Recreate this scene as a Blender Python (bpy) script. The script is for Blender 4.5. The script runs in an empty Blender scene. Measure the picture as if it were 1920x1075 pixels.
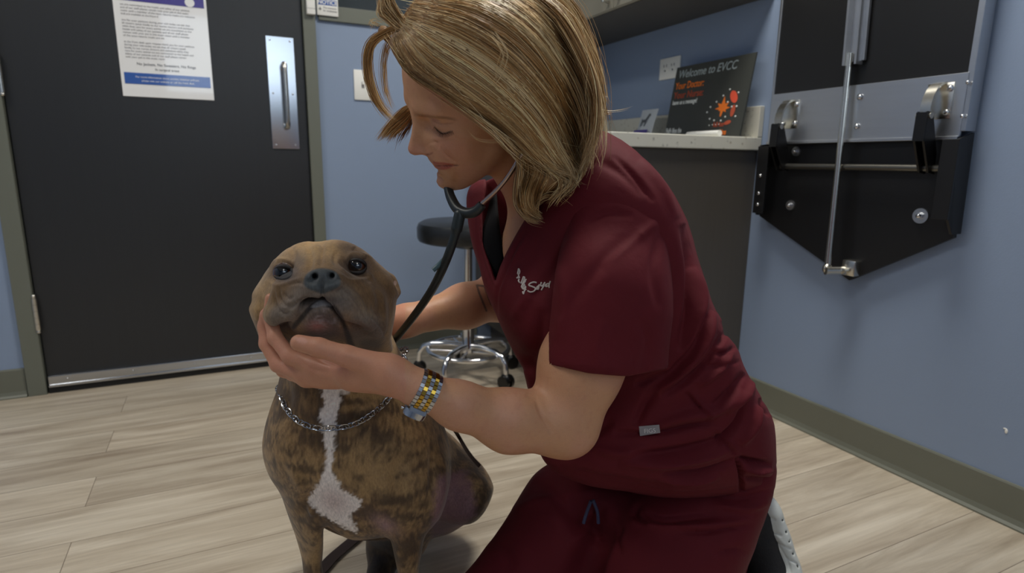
import bpy, bmesh, math, random
import numpy as np
from mathutils import Vector, Matrix
from mathutils.bvhtree import BVHTree

# ---------------------------------------------------------------- camera, world, lights, exposure
SC = bpy.context.scene
COL = SC.collection
CX, CY, FP = 960.0, 537.5, 1125.0          # principal point and focal length in pixels (1920 x 1075)
CAM_H = 0.82
RC = np.array([[0.90141703, -0.0766766, 0.42610801],
               [-0.43277828, -0.18744728, 0.8817973],
               [0.01225957, -0.97927739, -0.20215214]])   # camera axes (right, down, forward) -> world
CAM0 = np.array([0.0, 0.0, CAM_H])
YB, XR = 2.5127, 1.6132                    # door wall and right wall
CEIL = 2.6

cam_data = bpy.data.cameras.new('camera')
cam = bpy.data.objects.new('camera', cam_data)
COL.objects.link(cam)
r_, u_, b_ = RC[:, 0], -RC[:, 1], -RC[:, 2]
cam.matrix_world = Matrix(((r_[0], u_[0], b_[0], 0), (r_[1], u_[1], b_[1], 0), (r_[2], u_[2], b_[2], CAM_H), (0, 0, 0, 1)))
cam_data.sensor_width = 36.0
cam_data.lens = FP / 1920 * 36.0
cam_data.clip_start = 0.02
cam_data.dof.use_dof = True
cam_data.dof.focus_distance = 0.86
cam_data.dof.aperture_fstop = 5.0
SC.camera = cam

SC.view_settings.view_transform = 'Standard'
SC.view_settings.look = 'None'
SC.view_settings.gamma = 1.0
SC.view_settings.use_curve_mapping = False
SC.view_settings.exposure = 0.08
world = bpy.data.worlds.new('world')
SC.world = world
world.use_nodes = True
world.node_tree.nodes['Background'].inputs[0].default_value = (0.5, 0.6, 0.7, 1)
world.node_tree.nodes['Background'].inputs[1].default_value = 0.07

def area_light(name, loc, rot, sx, sy, power, color):
    l = bpy.data.lights.new(name, 'AREA'); l.shape = 'RECTANGLE'; l.size = sx; l.size_y = sy
    l.energy = power; l.color = color
    o = bpy.data.objects.new(name, l); COL.objects.link(o); o.location = loc; o.rotation_euler = rot
    return o
TROFFERS = [(1.10, 1.1, 28), (-1.2, 1.4, 14), (0.1, -1.2, 2.0)]     # x, y, watts
for tx, ty, tp in TROFFERS:
    area_light('troffer_lamp', (tx, ty, CEIL - 0.035), (0, 0, 0), 0.52, 1.08 if ty < 0 or tx < 0 else 0.52, tp, (1.0, 0.96, 0.88))

# ---------------------------------------------------------------- helpers
rnd = random.Random(5)
def tag(o, label=None, cat=None, group=None, kind=None):
    if label: o['label'] = label
    if cat: o['category'] = cat
    if group: o['group'] = group
    if kind: o['kind'] = kind
    return o
def empty(name, loc, label, cat, group=None, kind=None):
    o = bpy.data.objects.new(name, None); COL.objects.link(o); o.location = loc
    o.empty_display_size = 0.05
    return tag(o, label, cat, group, kind)

def nodes_of(m):
    m.use_nodes = True
    nt = m.node_tree
    return nt, nt.nodes, nt.links, nt.nodes['Principled BSDF']
def N(nt, typ, **kw):
    n = nt.nodes.new(typ)
    for k, v in kw.items():
        if k.startswith('i_'):
            key = k[2:]
            key = int(key) if key.isdigit() else key.replace('_', ' ')
            n.inputs[key].default_value = v
        else: setattr(n, k, v)
    return n
def srgb(r, g, b):
    f = lambda c: (c / 255 / 12.92) if c / 255 <= 0.04045 else ((c / 255 + 0.055) / 1.055) ** 2.4
    return (f(r), f(g), f(b), 1.0)
def mat(name, col, rough=0.5, metal=0.0, var=0.06, scale=20.0, bump=0.0, bscale=200.0, stretch=(1, 1, 1), spec=0.5, coat=0.0, detail=3.0, aniso=0.0, sss=0.0, sheen=0.0):
    m = bpy.data.materials.new(name)
    nt, ns, lk, p = nodes_of(m)
    tc = N(nt, 'ShaderNodeTexCoord')
    mp = N(nt, 'ShaderNodeMapping'); mp.inputs['Scale'].default_value = stretch
    lk.new(tc.outputs['Object'], mp.inputs['Vector'])
    nz = N(nt, 'ShaderNodeTexNoise'); nz.inputs['Scale'].default_value = scale; nz.inputs['Detail'].default_value = detail
    lk.new(mp.outputs[0], nz.inputs['Vector'])
    mix = N(nt, 'ShaderNodeMix', data_type='RGBA')
    lk.new(nz.outputs['Fac'], mix.inputs[0])
    mix.inputs[6].default_value = tuple(c * (1 - var) for c in col[:3]) + (1,)
    mix.inputs[7].default_value = tuple(min(1, c * (1 + var)) for c in col[:3]) + (1,)
    lk.new(mix.outputs[2], p.inputs['Base Color'])
    p.inputs['Roughness'].default_value = rough
    p.inputs['Metallic'].default_value = metal
    p.inputs['Specular IOR Level'].default_value = spec
    p.inputs['Coat Weight'].default_value = coat
    p.inputs['Anisotropic'].default_value = aniso
    p.inputs['Sheen Weight'].default_value = sheen
    if sss:
        p.inputs['Subsurface Weight'].default_value = sss
        p.inputs['Subsurface Scale'].default_value = 0.004
        p.inputs['Subsurface Radius'].default_value = (1, .35, .2)
    if bump:
        nb = N(nt, 'ShaderNodeTexNoise'); nb.inputs['Scale'].default_value = bscale; nb.inputs['Detail'].default_value = 3
        lk.new(mp.outputs[0], nb.inputs['Vector'])
        bp = N(nt, 'ShaderNodeBump'); bp.inputs['Strength'].default_value = bump; bp.inputs['Distance'].default_value = 0.002
        lk.new(nb.outputs['Fac'], bp.inputs['Height']); lk.new(bp.outputs[0], p.inputs['Normal'])
    return m
def emis(name, col, s):
    m = bpy.data.materials.new(name); nt, ns, lk, p = nodes_of(m)
    p.inputs['Base Color'].default_value = col
    p.inputs['Emission Color'].default_value = col; p.inputs['Emission Strength'].default_value = s
    return m

# pixel -> point on a real plane (measured positions of the room's things)
def _dir(x, y):
    return RC @ np.array([(x - CX) / FP, (y - CY) / FP, 1.0])
def on_x(x, y, X): d = _dir(x, y); return CAM0 + d * (X / d[0])
def on_y(x, y, Y): d = _dir(x, y); return CAM0 + d * (Y / d[1])
def on_z(x, y, Z): d = _dir(x, y); return CAM0 + d * ((Z - CAM_H) / d[2])
def c3(x, y, d): return np.array([(x - CX) / FP * d, (y - CY) / FP * d, d])     # camera axes, metres
def to_world(V): return V @ RC.T + CAM0
def to_cam(V): return (V - CAM0) @ RC
def W(x, y, d): return to_world(c3(x, y, d))

def link_mesh(name, me, m, parent=None, smooth=False):
    o = bpy.data.objects.new(name, me); COL.objects.link(o)
    if m is not None:
        for mm in (m if isinstance(m, (list, tuple)) else [m]): me.materials.append(mm)
    if parent is not None:
        o.parent = parent
        o.matrix_parent_inverse = Matrix.Translation(parent.location).inverted() if parent.parent is None else (Matrix.Translation(parent.parent.location).inverted() if parent.parent.parent is None else Matrix())
    if smooth:
        me.polygons.foreach_set('use_smooth', [True] * len(me.polygons))
    return o
def inv_of(parent):
    # parents' own matrices are pure translations; a part's coordinates are given in world axes
    t = Vector((0, 0, 0)); p = parent
    while p is not None:
        t = t + p.location if p.parent is None else t
        p = p.parent
    return t
class MB:
    """collects shapes (world coordinates) and links them as ONE mesh object"""
    def __init__(s): s.bm = bmesh.new()
    def box(s, lo, hi, bev=0.0, seg=2):
        lo, hi = np.minimum(lo, hi), np.maximum(lo, hi)
        r = bmesh.ops.create_cube(s.bm, size=1.0)
        vs = r['verts']
        for v in vs:
            v.co = Vector([lo[i] + (v.co[i] + 0.5) * (hi[i] - lo[i]) for i in range(3)])
        if bev > 0:
            es = list({e for v in vs for e in v.link_edges})
            bmesh.ops.bevel(s.bm, geom=es, offset=bev, segments=seg, profile=0.5, affect='EDGES')
        return s
    def cyl(s, a, b, ra, rb=None, n=24, caps=True):
        rb = ra if rb is None else rb
        a, b = Vector(a), Vector(b); ax = (b - a); L = ax.length; ax.normalize()
        q = ax.to_track_quat('Z', 'Y').to_matrix().to_4x4()
        r = bmesh.ops.create_cone(s.bm, cap_ends=caps, segments=n, radius1=ra, radius2=rb, depth=L,
                                  matrix=Matrix.Translation((a + b) / 2) @ q)
        return s
    def tube(s, pts, r, n=10, caps=True, closed=False):
        pts = [Vector(p) for p in pts]; m = len(pts)
        rs = r if isinstance(r, (list, tuple, np.ndarray)) else [r] * m
        rings = []; up = None
        for i, p in enumerate(pts):
            if closed: t = pts[(i + 1) % m] - pts[i - 1]
            else: t = pts[min(i + 1, m - 1)] - pts[max(i - 1, 0)]
            t.normalize()
            if up is None:
                up = t.orthogonal().normalized()
            up = (up - t * up.dot(t)).normalized()
            sd = t.cross(up)
            rings.append([s.bm.verts.new(p + (up * math.cos(2 * math.pi * k / n) + sd * math.sin(2 * math.pi * k / n)) * rs[i]) for k in range(n)])
        R = range(m) if closed else range(m - 1)
        for i in R:
            A, B = rings[i], rings[(i + 1) % m]
            for k in range(n):
                s.bm.faces.new((A[k], A[(k + 1) % n], B[(k + 1) % n], B[k]))
        if caps and not closed:
            s.bm.faces.new(rings[0][::-1]); s.bm.faces.new(rings[-1])
        return s
    def sphere(s, c, r, u=20, v=12, sc=(1, 1, 1)):
        bmesh.ops.create_uvsphere(s.bm, u_segments=u, v_segments=v, radius=1.0,
                                  matrix=Matrix.Translation(Vector(c)) @ Matrix.Diagonal((r * sc[0], r * sc[1], r * sc[2], 1)))
        return s
    def lathe(s, c, prof, n=32, axis=None):
        c = Vector(c); q = Matrix() if axis is None else Vector(axis).to_track_quat('Z', 'Y').to_matrix().to_4x4()
        rings = []
        for (r, z) in prof:
            rings.append([s.bm.verts.new(c + q @ Vector((r * math.cos(2 * math.pi * k / n), r * math.sin(2 * math.pi * k / n), z))) for k in range(n)])
        for A, B in zip(rings, rings[1:]):
            for k in range(n): s.bm.faces.new((A[k], A[(k + 1) % n], B[(k + 1) % n], B[k]))
        s.bm.faces.new(rings[0][::-1]); s.bm.faces.new(rings[-1])
        return s
    def prism(s, pts, off):
        """flat polygon (3D points) thickened by vector off"""
        off = Vector(off)
        A = [s.bm.verts.new(Vector(p)) for p in pts]; B = [s.bm.verts.new(Vector(p) + off) for p in pts]
        s.bm.faces.new(A[::-1]); s.bm.faces.new(B); n = len(pts)
        for i in range(n): s.bm.faces.new((A[i], A[(i + 1) % n], B[(i + 1) % n], B[i]))
        return s
    def build(s, name, m, parent=None, smooth=None, origin=None):
        bmesh.ops.recalc_face_normals(s.bm, faces=s.bm.faces)
        me = bpy.data.meshes.new(name)
        off = Vector((0, 0, 0))
        if parent is not None:
            p = parent
            while p is not None: off = off + p.location; p = p.parent
        elif origin is not None: off = Vector(origin)
        bmesh.ops.translate(s.bm, verts=s.bm.verts, vec=-off)
        if smooth:
            for f in s.bm.faces: f.smooth = True
            for e in s.bm.edges:
                if len(e.link_faces) == 2 and e.calc_face_angle(0) > math.radians(40): e.smooth = False
        s.bm.to_mesh(me); s.bm.free()
        me.materials.append(m)
        o = bpy.data.objects.new(name, me); COL.objects.link(o)
        if parent is not None: o.parent = parent
        elif origin is not None: o.location = off
        return o
def build_each(mb, name, m, parent, smooth=True, reach=0.0):
    """one object per separate piece (pieces closer than reach stay together)"""
    me = bpy.data.meshes.new('t'); mb.bm.to_mesh(me); mb.bm.free()
    bm = bmesh.new(); bm.from_mesh(me); bm.verts.ensure_lookup_table(); seen = set(); isl = []
    for v in bm.verts:
        if v.index in seen: continue
        st_ = [v]; comp = []; seen.add(v.index)
        while st_:
            a = st_.pop(); comp.append(a.index)
            for e in a.link_edges:
                b = e.other_vert(a)
                if b.index not in seen: seen.add(b.index); st_.append(b)
        isl.append(comp)
    cen = [sum((bm.verts[i].co for i in c), Vector()) / len(c) for c in isl]; groups = []
    for c, ce in zip(isl, cen):
        for g in groups:
            if (g[1] - ce).length < reach: g[0].extend(c); break
        else: groups.append([list(c), ce])
    for c, ce in groups:
        keep = set(c); o = MB(); mp_ = {}
        for i in sorted(keep): mp_[i] = o.bm.verts.new(bm.verts[i].co)
        for f in bm.faces:
            if f.verts[0].index in keep: o.bm.faces.new([mp_[v.index] for v in f.verts])
        o.build(name, m, parent, smooth)
    bm.free()
def np_mesh(name, V, F, m, parent=None, smooth=True, col=None, origin=None):
    """mesh from numpy arrays (V world coordinates, F quads or tris)"""
    me = bpy.data.meshes.new(name)
    off = np.zeros(3)
    if parent is not None:
        p = parent
        while p is not None: off = off + np.array(p.location); p = p.parent
    elif origin is not None: off = np.array(origin)
    V = (V - off).astype(np.float32); k = F.shape[1]
    me.vertices.add(len(V)); me.vertices.foreach_set('co', V.ravel())
    me.loops.add(F.size); me.loops.foreach_set('vertex_index', F.astype(np.int32).ravel())
    me.polygons.add(len(F)); me.polygons.foreach_set('loop_start', np.arange(0, F.size, k, dtype=np.int32))
    me.polygons.foreach_set('use_smooth', np.full(len(F), smooth))
    me.update(calc_edges=True)
    if col is not None:
        a = me.color_attributes.new('Col', 'FLOAT_COLOR', 'POINT')
        a.data.foreach_set('color', np.concatenate([col, np.ones((len(col), 1))], 1).astype(np.float32).ravel())
    me.materials.append(m)
    o = bpy.data.objects.new(name, me); COL.objects.link(o)
    if parent is not None: o.parent = parent
    elif origin is not None: o.location = off
    return o
def text_mesh(name, body, size, origin, xdir, ydir, m, parent, ext=0.0006, shear=0.0, align='LEFT', sx=1.0, bold=0.0):
    """real lettering, lies in the plane (xdir, ydir) at origin; one mesh"""
    cu = bpy.data.curves.new('t', 'FONT'); cu.body = body; cu.size = size; cu.extrude = ext; cu.shear = shear; cu.align_x = align
    cu.offset = bold
    t = bpy.data.objects.new('t', cu); COL.objects.link(t)
    dg = bpy.context.evaluated_depsgraph_get(); dg.update()
    me = bpy.data.meshes.new_from_object(t.evaluated_get(dg))
    bpy.data.objects.remove(t); bpy.data.curves.remove(cu)
    x = Vector(xdir).normalized(); y = Vector(ydir).normalized(); z = x.cross(y)
    off = Vector((0, 0, 0)); p = parent
    while p is not None: off = off + p.location; p = p.parent
    for v in me.vertices:
        c = v.co.copy(); v.co = Vector(origin) + x * c.x * sx + y * c.y + z * c.z - off
    me.materials.clear(); me.materials.append(m); me.name = name
    o = bpy.data.objects.new(name, me); COL.objects.link(o)
    if parent is not None: o.parent = parent
    return o
# ---------------------------------------------------------------- materials of the room
M_wall = mat('wall_paint_blue', srgb(140, 157, 184), rough=0.55, var=0.02, scale=3, bump=0.10, bscale=260)
M_base = mat('cove_base_grey_green', srgb(112, 114, 102), rough=0.45, var=0.03, scale=6)
M_frame = mat('door_frame_grey', srgb(112, 115, 104), rough=0.4, var=0.02, scale=8)
M_door = mat('door_charcoal_laminate', srgb(42, 43, 45), rough=0.38, var=0.10, scale=3.0, stretch=(30, 30, 1.2), bump=0.05, bscale=40)
M_alu = mat('brushed_aluminium', srgb(205, 207, 210), rough=0.33, metal=1.0, var=0.05, scale=8, stretch=(1, 1, 60))
M_alu_h = mat('aluminium_sheet', srgb(196, 199, 204), rough=0.16, metal=1.0, var=0.04, scale=5, stretch=(1, 1, 14))
M_sheet = mat('stainless_sheet', srgb(206, 209, 214), rough=0.33, metal=0.95, var=0.06, scale=5, stretch=(1, 1, 14))
M_satin = mat('satin_steel', srgb(215, 212, 203), rough=0.25, metal=1.0, var=0.02)
M_chrome = mat('chrome', srgb(225, 226, 228), rough=0.10, metal=1.0, var=0.02)
M_black = mat('black_rubber', srgb(20, 20, 21), rough=0.6, var=0.1)
M_blackgloss = mat('black_plastic', srgb(14, 14, 15), rough=0.35, var=0.1)
M_white = mat('white_plastic', srgb(250, 249, 243), rough=0.4, var=0.01)
M_ceil = mat('ceiling_tile_white', srgb(228, 227, 222), rough=0.9, var=0.03, scale=90, bump=0.2, bscale=120)
M_cab = mat('cabinet_laminate_dark', srgb(80, 75, 69), rough=0.45, var=0.08, scale=4, stretch=(20, 20, 1))
M_upper = mat('cabinet_laminate_grey', srgb(150, 146, 132), rough=0.45, var=0.03, scale=4)
M_under = mat('cabinet_underside', srgb(74, 72, 70), rough=0.6, var=0.05)

def floor_material():
    m = bpy.data.materials.new('vinyl_plank_floor'); nt, ns, lk, p = nodes_of(m)
    tc = N(nt, 'ShaderNodeTexCoord')
    br = N(nt, 'ShaderNodeTexBrick', offset=0.37, offset_frequency=2, squash=1.0)
    br.inputs['Scale'].default_value = 1.0
    br.inputs['Mortar Size'].default_value = 0.0009
    br.inputs['Mortar Smooth'].default_value = 0.3
    br.inputs['Bias'].default_value = 0.0
    br.inputs['Brick Width'].default_value = 1.22
    br.inputs['Row Height'].default_value = 0.152
    br.inputs['Color1'].default_value = (0, 0, 0, 1); br.inputs['Color2'].default_value = (1, 1, 1, 1)
    br.inputs['Mortar'].default_value = (0.5, 0.5, 0.5, 1)
    mp0 = N(nt, 'ShaderNodeMapping'); mp0.inputs['Location'].default_value = (0.35, 0.06, 0)
    lk.new(tc.outputs['Object'], mp0.inputs['Vector']); lk.new(mp0.outputs[0], br.inputs['Vector'])
    # every plank reads another stretch of the wood grain
    sep = N(nt, 'ShaderNodeSeparateColor'); lk.new(br.outputs['Color'], sep.inputs[0])
    cmb = N(nt, 'ShaderNodeCombineXYZ')
    ml = N(nt, 'ShaderNodeMath', operation='MULTIPLY'); ml.inputs[1].default_value = 17.0
    lk.new(sep.outputs[0], ml.inputs[0]); lk.new(ml.outputs[0], cmb.inputs[2])
    mp = N(nt, 'ShaderNodeMapping'); mp.inputs['Scale'].default_value = (0.9, 9.0, 1)
    lk.new(tc.outputs['Object'], mp.inputs['Vector'])
    ad = N(nt, 'ShaderNodeVectorMath', operation='ADD'); lk.new(mp.outputs[0], ad.inputs[0]); lk.new(cmb.outputs[0], ad.inputs[1])
    n1 = N(nt, 'ShaderNodeTexNoise'); n1.inputs['Scale'].default_value = 2.2; n1.inputs['Detail'].default_value = 8; n1.inputs['Roughness'].default_value = 0.62; n1.inputs['Distortion'].default_value = 0.5
    lk.new(ad.outputs[0], n1.inputs['Vector'])
    cr = N(nt, 'ShaderNodeValToRGB')
    e = cr.color_ramp.elements
    e[0].position = 0.28; e[0].color = srgb(164, 148, 128)
    e[1].position = 0.70; e[1].color = srgb(222, 210, 190)
    k = e.new(0.5); k.color = srgb(198, 184, 163)
    lk.new(n1.outputs['Fac'], cr.inputs[0])
    mp2 = N(nt, 'ShaderNodeMapping'); mp2.inputs['Scale'].default_value = (4, 160, 1)
    lk.new(tc.outputs['Object'], mp2.inputs['Vector'])
    n2 = N(nt, 'ShaderNodeTexNoise'); n2.inputs['Scale'].default_value = 1.0; n2.inputs['Detail'].default_value = 4
    lk.new(mp2.outputs[0], n2.inputs['Vector'])
    mx = N(nt, 'ShaderNodeMix', data_type='RGBA', blend_type='MULTIPLY'); mx.inputs[0].default_value = 0.30
    r2 = N(nt, 'ShaderNodeMapRange'); r2.inputs[1].default_value = 0.3; r2.inputs[2].default_value = 0.7; r2.inputs[3].default_value = 0.68; r2.inputs[4].default_value = 1.1
    lk.new(n2.outputs['Fac'], r2.inputs[0])
    lk.new(cr.outputs[0], mx.inputs[6]); lk.new(r2.outputs[0], mx.inputs[7])
    # plank-to-plank tone
    r3 = N(nt, 'ShaderNodeMapRange'); r3.inputs[3].default_value = 0.90; r3.inputs[4].default_value = 1.06
    lk.new(sep.outputs[0], r3.inputs[0])
    m3 = N(nt, 'ShaderNodeMix', data_type='RGBA', blend_type='MULTIPLY'); m3.inputs[0].default_value = 1.0
    lk.new(mx.outputs[2], m3.inputs[6]); lk.new(r3.outputs[0], m3.inputs[7])
    # seams
    m4 = N(nt, 'ShaderNodeMix', data_type='RGBA'); lk.new(br.outputs['Fac'], m4.inputs[0])
    lk.new(m3.outputs[2], m4.inputs[6]); m4.inputs[7].default_value = srgb(120, 106, 90)
    lk.new(m4.outputs[2], p.inputs['Base Color'])
    p.inputs['Roughness'].default_value = 0.42
    bp = N(nt, 'ShaderNodeBump'); bp.inputs['Strength'].default_value = 0.25; bp.inputs['Distance'].default_value = 0.001
    lk.new(n2.outputs['Fac'], bp.inputs['Height']); lk.new(bp.outputs[0], p.inputs['Normal'])
    return m
M_floor = floor_material()

def quartz_material():
    m = bpy.data.materials.new('speckled_quartz'); nt, ns, lk, p = nodes_of(m)
    tc = N(nt, 'ShaderNodeTexCoord')
    v = N(nt, 'ShaderNodeTexVoronoi', feature='F1'); v.inputs['Scale'].default_value = 75; v.inputs['Randomness'].default_value = 1.0
    nz = N(nt, 'ShaderNodeTexNoise'); nz.inputs['Scale'].default_value = 60; nz.inputs['Detail'].default_value = 2
    ad = N(nt, 'ShaderNodeVectorMath', operation='MULTIPLY_ADD'); ad.inputs[1].default_value = (0.02, 0.02, 0.02)
    lk.new(nz.outputs['Color'], ad.inputs[0]); lk.new(tc.outputs['Object'], ad.inputs[2])
    lk.new(ad.outputs[0], v.inputs['Vector'])
    lt = N(nt, 'ShaderNodeMath', operation='LESS_THAN'); lt.inputs[1].default_value = 0.26
    lk.new(v.outputs['Distance'], lt.inputs[0])
    sp = N(nt, 'ShaderNodeSeparateColor'); lk.new(v.outputs['Color'], sp.inputs[0])
    g = N(nt, 'ShaderNodeMath', operation='GREATER_THAN'); g.inputs[1].default_value = 0.72
    lk.new(sp.outputs[0], g.inputs[0])
    ml = N(nt, 'ShaderNodeMath', operation='MULTIPLY'); lk.new(lt.outputs[0], ml.inputs[0]); lk.new(g.outputs[0], ml.inputs[1])
    cr = N(nt, 'ShaderNodeValToRGB'); cr.color_ramp.elements[0].color = srgb(70, 68, 66); cr.color_ramp.elements[1].color = srgb(150, 135, 112)
    lk.new(sp.outputs[1], cr.inputs[0])
    mx = N(nt, 'ShaderNodeMix', data_type='RGBA'); lk.new(ml.outputs[0], mx.inputs[0])
    mx.inputs[6].default_value = srgb(206, 204, 192); lk.new(cr.outputs[0], mx.inputs[7])
    lk.new(mx.outputs[2], p.inputs['Base Color']); p.inputs['Roughness'].default_value = 0.3
    return m
M_quartz = quartz_material()

# ---------------------------------------------------------------- the room shell
XL, YF = -2.1, -1.8
def struct(o, label, cat): return tag(o, label, cat, None, 'structure')
struct(MB().box((XL, YF, -0.05), (XR, YB + 0.12, 0.0)).build('floor', M_floor), 'pale greige wood-look plank floor of the exam room', 'floor')
struct(MB().box((XL, YF, CEIL), (XR, YB, CEIL + 0.05)).build('ceiling', M_ceil), 'white tiled ceiling above the exam room', 'ceiling')
DX0, DX1, DTOP = -0.600, 0.325, 2.1
w = MB()
w.box((XL, YB, 0), (DX0 - 0.04, YB + 0.12, CEIL)); w.box((DX1 + 0.03, YB, 0), (XR, YB + 0.12, 1.352))
w.box((DX1 + 0.03, YB, 2.1), (XR, YB + 0.12, CEIL)); w.box((DX0 - 0.04, YB, DTOP + 0.03), (DX1 + 0.03, YB + 0.12, CEIL))
w.box((1.35, YB, 1.352), (XR, YB + 0.12, 2.1))
struct(w.build('wall_back', M_wall), 'blue painted wall holding the dark door', 'wall')
w = MB().box((XR, YF, 0), (XR + 0.1, YB + 0.12, CEIL))
struct(w.build('wall_right', M_wall), 'blue painted wall behind the folding table', 'wall')
struct(MB().box((XL - 0.1, YF, 0), (XL, YB + 0.12, CEIL)).build('wall_left', M_wall), 'blue painted side wall beyond the door side', 'wall')
w = MB()
w.box((XL, YF - 0.1, 0), (-0.38, YF, CEIL)); w.box((0.95, YF - 0.1, 0), (XR, YF, CEIL)); w.box((-0.38, YF - 0.1, 0), (0.95, YF, 1.45)); w.box((-0.38, YF - 0.1, 2.16), (0.95, YF, CEIL))
struct(w.build('wall_front', M_wall), 'blue wall with a bright window opposite the dark door', 'wall')
t = struct(MB().box((-0.38, YF - 0.06, 1.45), (0.95, YF - 0.05, 2.16)).build('window_2', emis('window_sky', (0.74, 0.87, 1.0, 1), 2.0)), 'bright daylight window opposite the dark door', 'window')
# window in the door wall, upper right of the door
wn = empty('window_1', (0.9, YB, 1.352), 'grey framed window in the door wall above the light switch', 'window', None, 'structure')
fz = 1.352
f = MB()
f.box((0.385, YB - 0.012, fz - 0.012), (1.38, YB + 0.02, fz + 0.042), 0.002)
f.box((0.385, YB - 0.012, fz), (0.43, YB + 0.02, 2.12), 0.002); f.box((1.335, YB - 0.012, fz), (1.38, YB + 0.02, 2.12), 0.002)
f.box((0.385, YB - 0.012, 2.075), (1.38, YB + 0.02, 2.12), 0.002)
f.box((0.43, YB + 0.02, fz + 0.03), (1.335, YB + 0.11, fz + 0.045))
f.build('window_frame', M_frame, wn)
mg = mat('window_glass_dark', srgb(70, 76, 80), rough=0.05, var=0.02)
MB().box((0.43, YB + 0.05, fz + 0.03), (1.335, YB + 0.056, 2.09)).build('window_pane', mg, wn)
# cove base: face plus rounded foot
def cove(name, a, b, inward, label):
    a, b, n = Vector(a), Vector(b), Vector(inward)
    prof = [(0, 0), (0.016, 0), (0.016, 0.004), (0.010, 0.010), (0.0065, 0.022), (0.006, 0.098), (0.004, 0.102), (0, 0.103)]
    m = MB(); up = Vector((0, 0, 1))
    A = [m.bm.verts.new(a + n * p + up * q) for p, q in prof]; B = [m.bm.verts.new(b + n * p + up * q) for p, q in prof]
    m.bm.faces.new(A); m.bm.faces.new(B[::-1])
    for i in range(len(prof)): m.bm.faces.new((A[i], A[(i + 1) % 8], B[(i + 1) % 8], B[i]))
    struct(m.build(name, M_base), label, 'baseboard')
cove('baseboard_right', (XR, YF, 0), (XR, 1.485, 0), (-1, 0, 0), 'grey cove base along the wall under the folding table')
cove('baseboard_back', (DX1 + 0.045, YB, 0), (1.03, YB, 0), (0, -1, 0), 'grey cove base behind the rolling stool')
cove('baseboard_left', (XL, YB, 0), (DX0 - 0.06, YB, 0), (0, -1, 0), 'grey cove base beside the hinge side of the door')

# door frame, door
dr = empty('door_1', ((DX0 + DX1) / 2, YB, 0), 'dark charcoal door with steel pull handle and posted notice', 'door', None, 'structure')
f = MB()
jw = 0.047
for x0, x1 in ((DX0 - jw - 0.01, DX0 - 0.004), (DX1 + 0.002, DX1 + jw)):
    f.box((x0, YB - 0.014, 0), (x1, YB + 0.12, DTOP + jw), 0.002)
f.box((DX0 - jw - 0.01, YB - 0.014, DTOP), (DX1 + jw, YB + 0.12, DTOP + jw), 0.002)
f.build('door_frame', M_frame, dr)
MB().box((DX0, YB + 0.004, 0.022), (DX1, YB + 0.048, DTOP - 0.003), 0.0015).build('door_panel', M_door, dr)
sw = MB().box((DX0 + 0.004, YB - 0.010, 0.030), (DX1 - 0.004, YB + 0.004, 0.064), 0.002)
sw.box((DX0 + 0.004, YB - 0.014, 0.024), (DX1 - 0.004, YB - 0.004, 0.034), 0.002)
so = sw.build('door_sweep', M_alu_h, dr)
s = MB()
for k in range(5): s.sphere((DX0 + 0.06 + k * 0.20, YB - 0.0105, 0.05), 0.003)
build_each(s, 'screw', M_chrome, so, True, .008)
MB().box((DX0 + 0.002, YB - 0.006, 0.001), (DX1 - 0.002, YB + 0.030, 0.026)).build('sweep_brush', M_black, dr)
for hz in (0.235, 1.02, 1.85):
    h = MB(); x = DX0 - 0.001
    for k in range(5):
        h.cyl((x, YB - 0.012, hz + k * 0.0225), (x, YB - 0.012, hz + k * 0.0225 + 0.0212), 0.0085, n=16)
    h.cyl((x, YB - 0.012, hz - 0.005), (x, YB - 0.012, hz + 0.118), 0.006, n=12)
    h.sphere((x, YB - 0.012, hz - 0.006), 0.007); h.sphere((x, YB - 0.012, hz + 0.119), 0.007)
    h.build('hinge', M_satin, dr, True)
px0, px1, pz0, pz1 = 0.193, 0.291, 0.862, 1.268
pl = MB().box((px0, YB - 0.001, pz0), (px1, YB + 0.004, pz1), 0.001).build('push_plate', M_alu_h, dr)
s = MB()
for x in (px0 + 0.014, px1 - 0.014):
    for z in (pz0 + 0.014, pz0 + 0.203, pz1 - 0.014): s.sphere((x, YB - 0.001, z), 0.0035, sc=(1, .5, 1))
build_each(s, 'screw', M_chrome, pl, True, .008)
hx = 0.249
pts = [(hx, YB + 0.0, 1.165), (hx, YB - 0.03, 1.168), (hx, YB - 0.044, 1.160)] + [(hx, YB - 0.046 - 0.003 * math.sin(math.pi * k / 8), 1.15 - k * 0.0235) for k in range(9)] + [(hx, YB - 0.044, 0.951), (hx, YB - 0.03, 0.944), (hx, YB, 0.947)]
MB().tube(pts, [0.010, 0.010, 0.0095] + [0.0085] * 9 + [0.0095, 0.010, 0.010], 14).build('pull_handle', M_satin, dr, True)

# poster in a clear sleeve
po = empty('notice_poster', (-0.13, YB, 1.03), 'white laminated letter notice with blue footer band taped to the dark door', 'notice')
PX0, PX1, PZ0, PZ1 = -0.275, 0.006, 1.028, 1.42
M_paper = mat('laminated_paper', srgb(253, 252, 250), rough=0.10, var=0.01, coat=1.0)
MB().box((PX0, YB + 0.0005, PZ0), (PX1, YB + 0.0038, PZ1), 0.001).build('sheet', M_paper, po)
M_band = mat('print_blue', srgb(62, 100, 178), rough=0.10, var=0.02, coat=1.0)
M_purple = mat('print_purple', srgb(82, 72, 150), rough=0.10, var=0.02, coat=1.0)
M_ink = mat('print_grey_text', srgb(150, 148, 148), rough=0.2, var=0.02)
M_inkd = mat('print_dark_text', srgb(92, 92, 96), rough=0.2, var=0.02)
band = MB().box((PX0 + 0.010, YB - 0.0006, 1.070), (PX1 - 0.008, YB + 0.001, 1.107)).build('footer_band', M_band, po)
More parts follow.
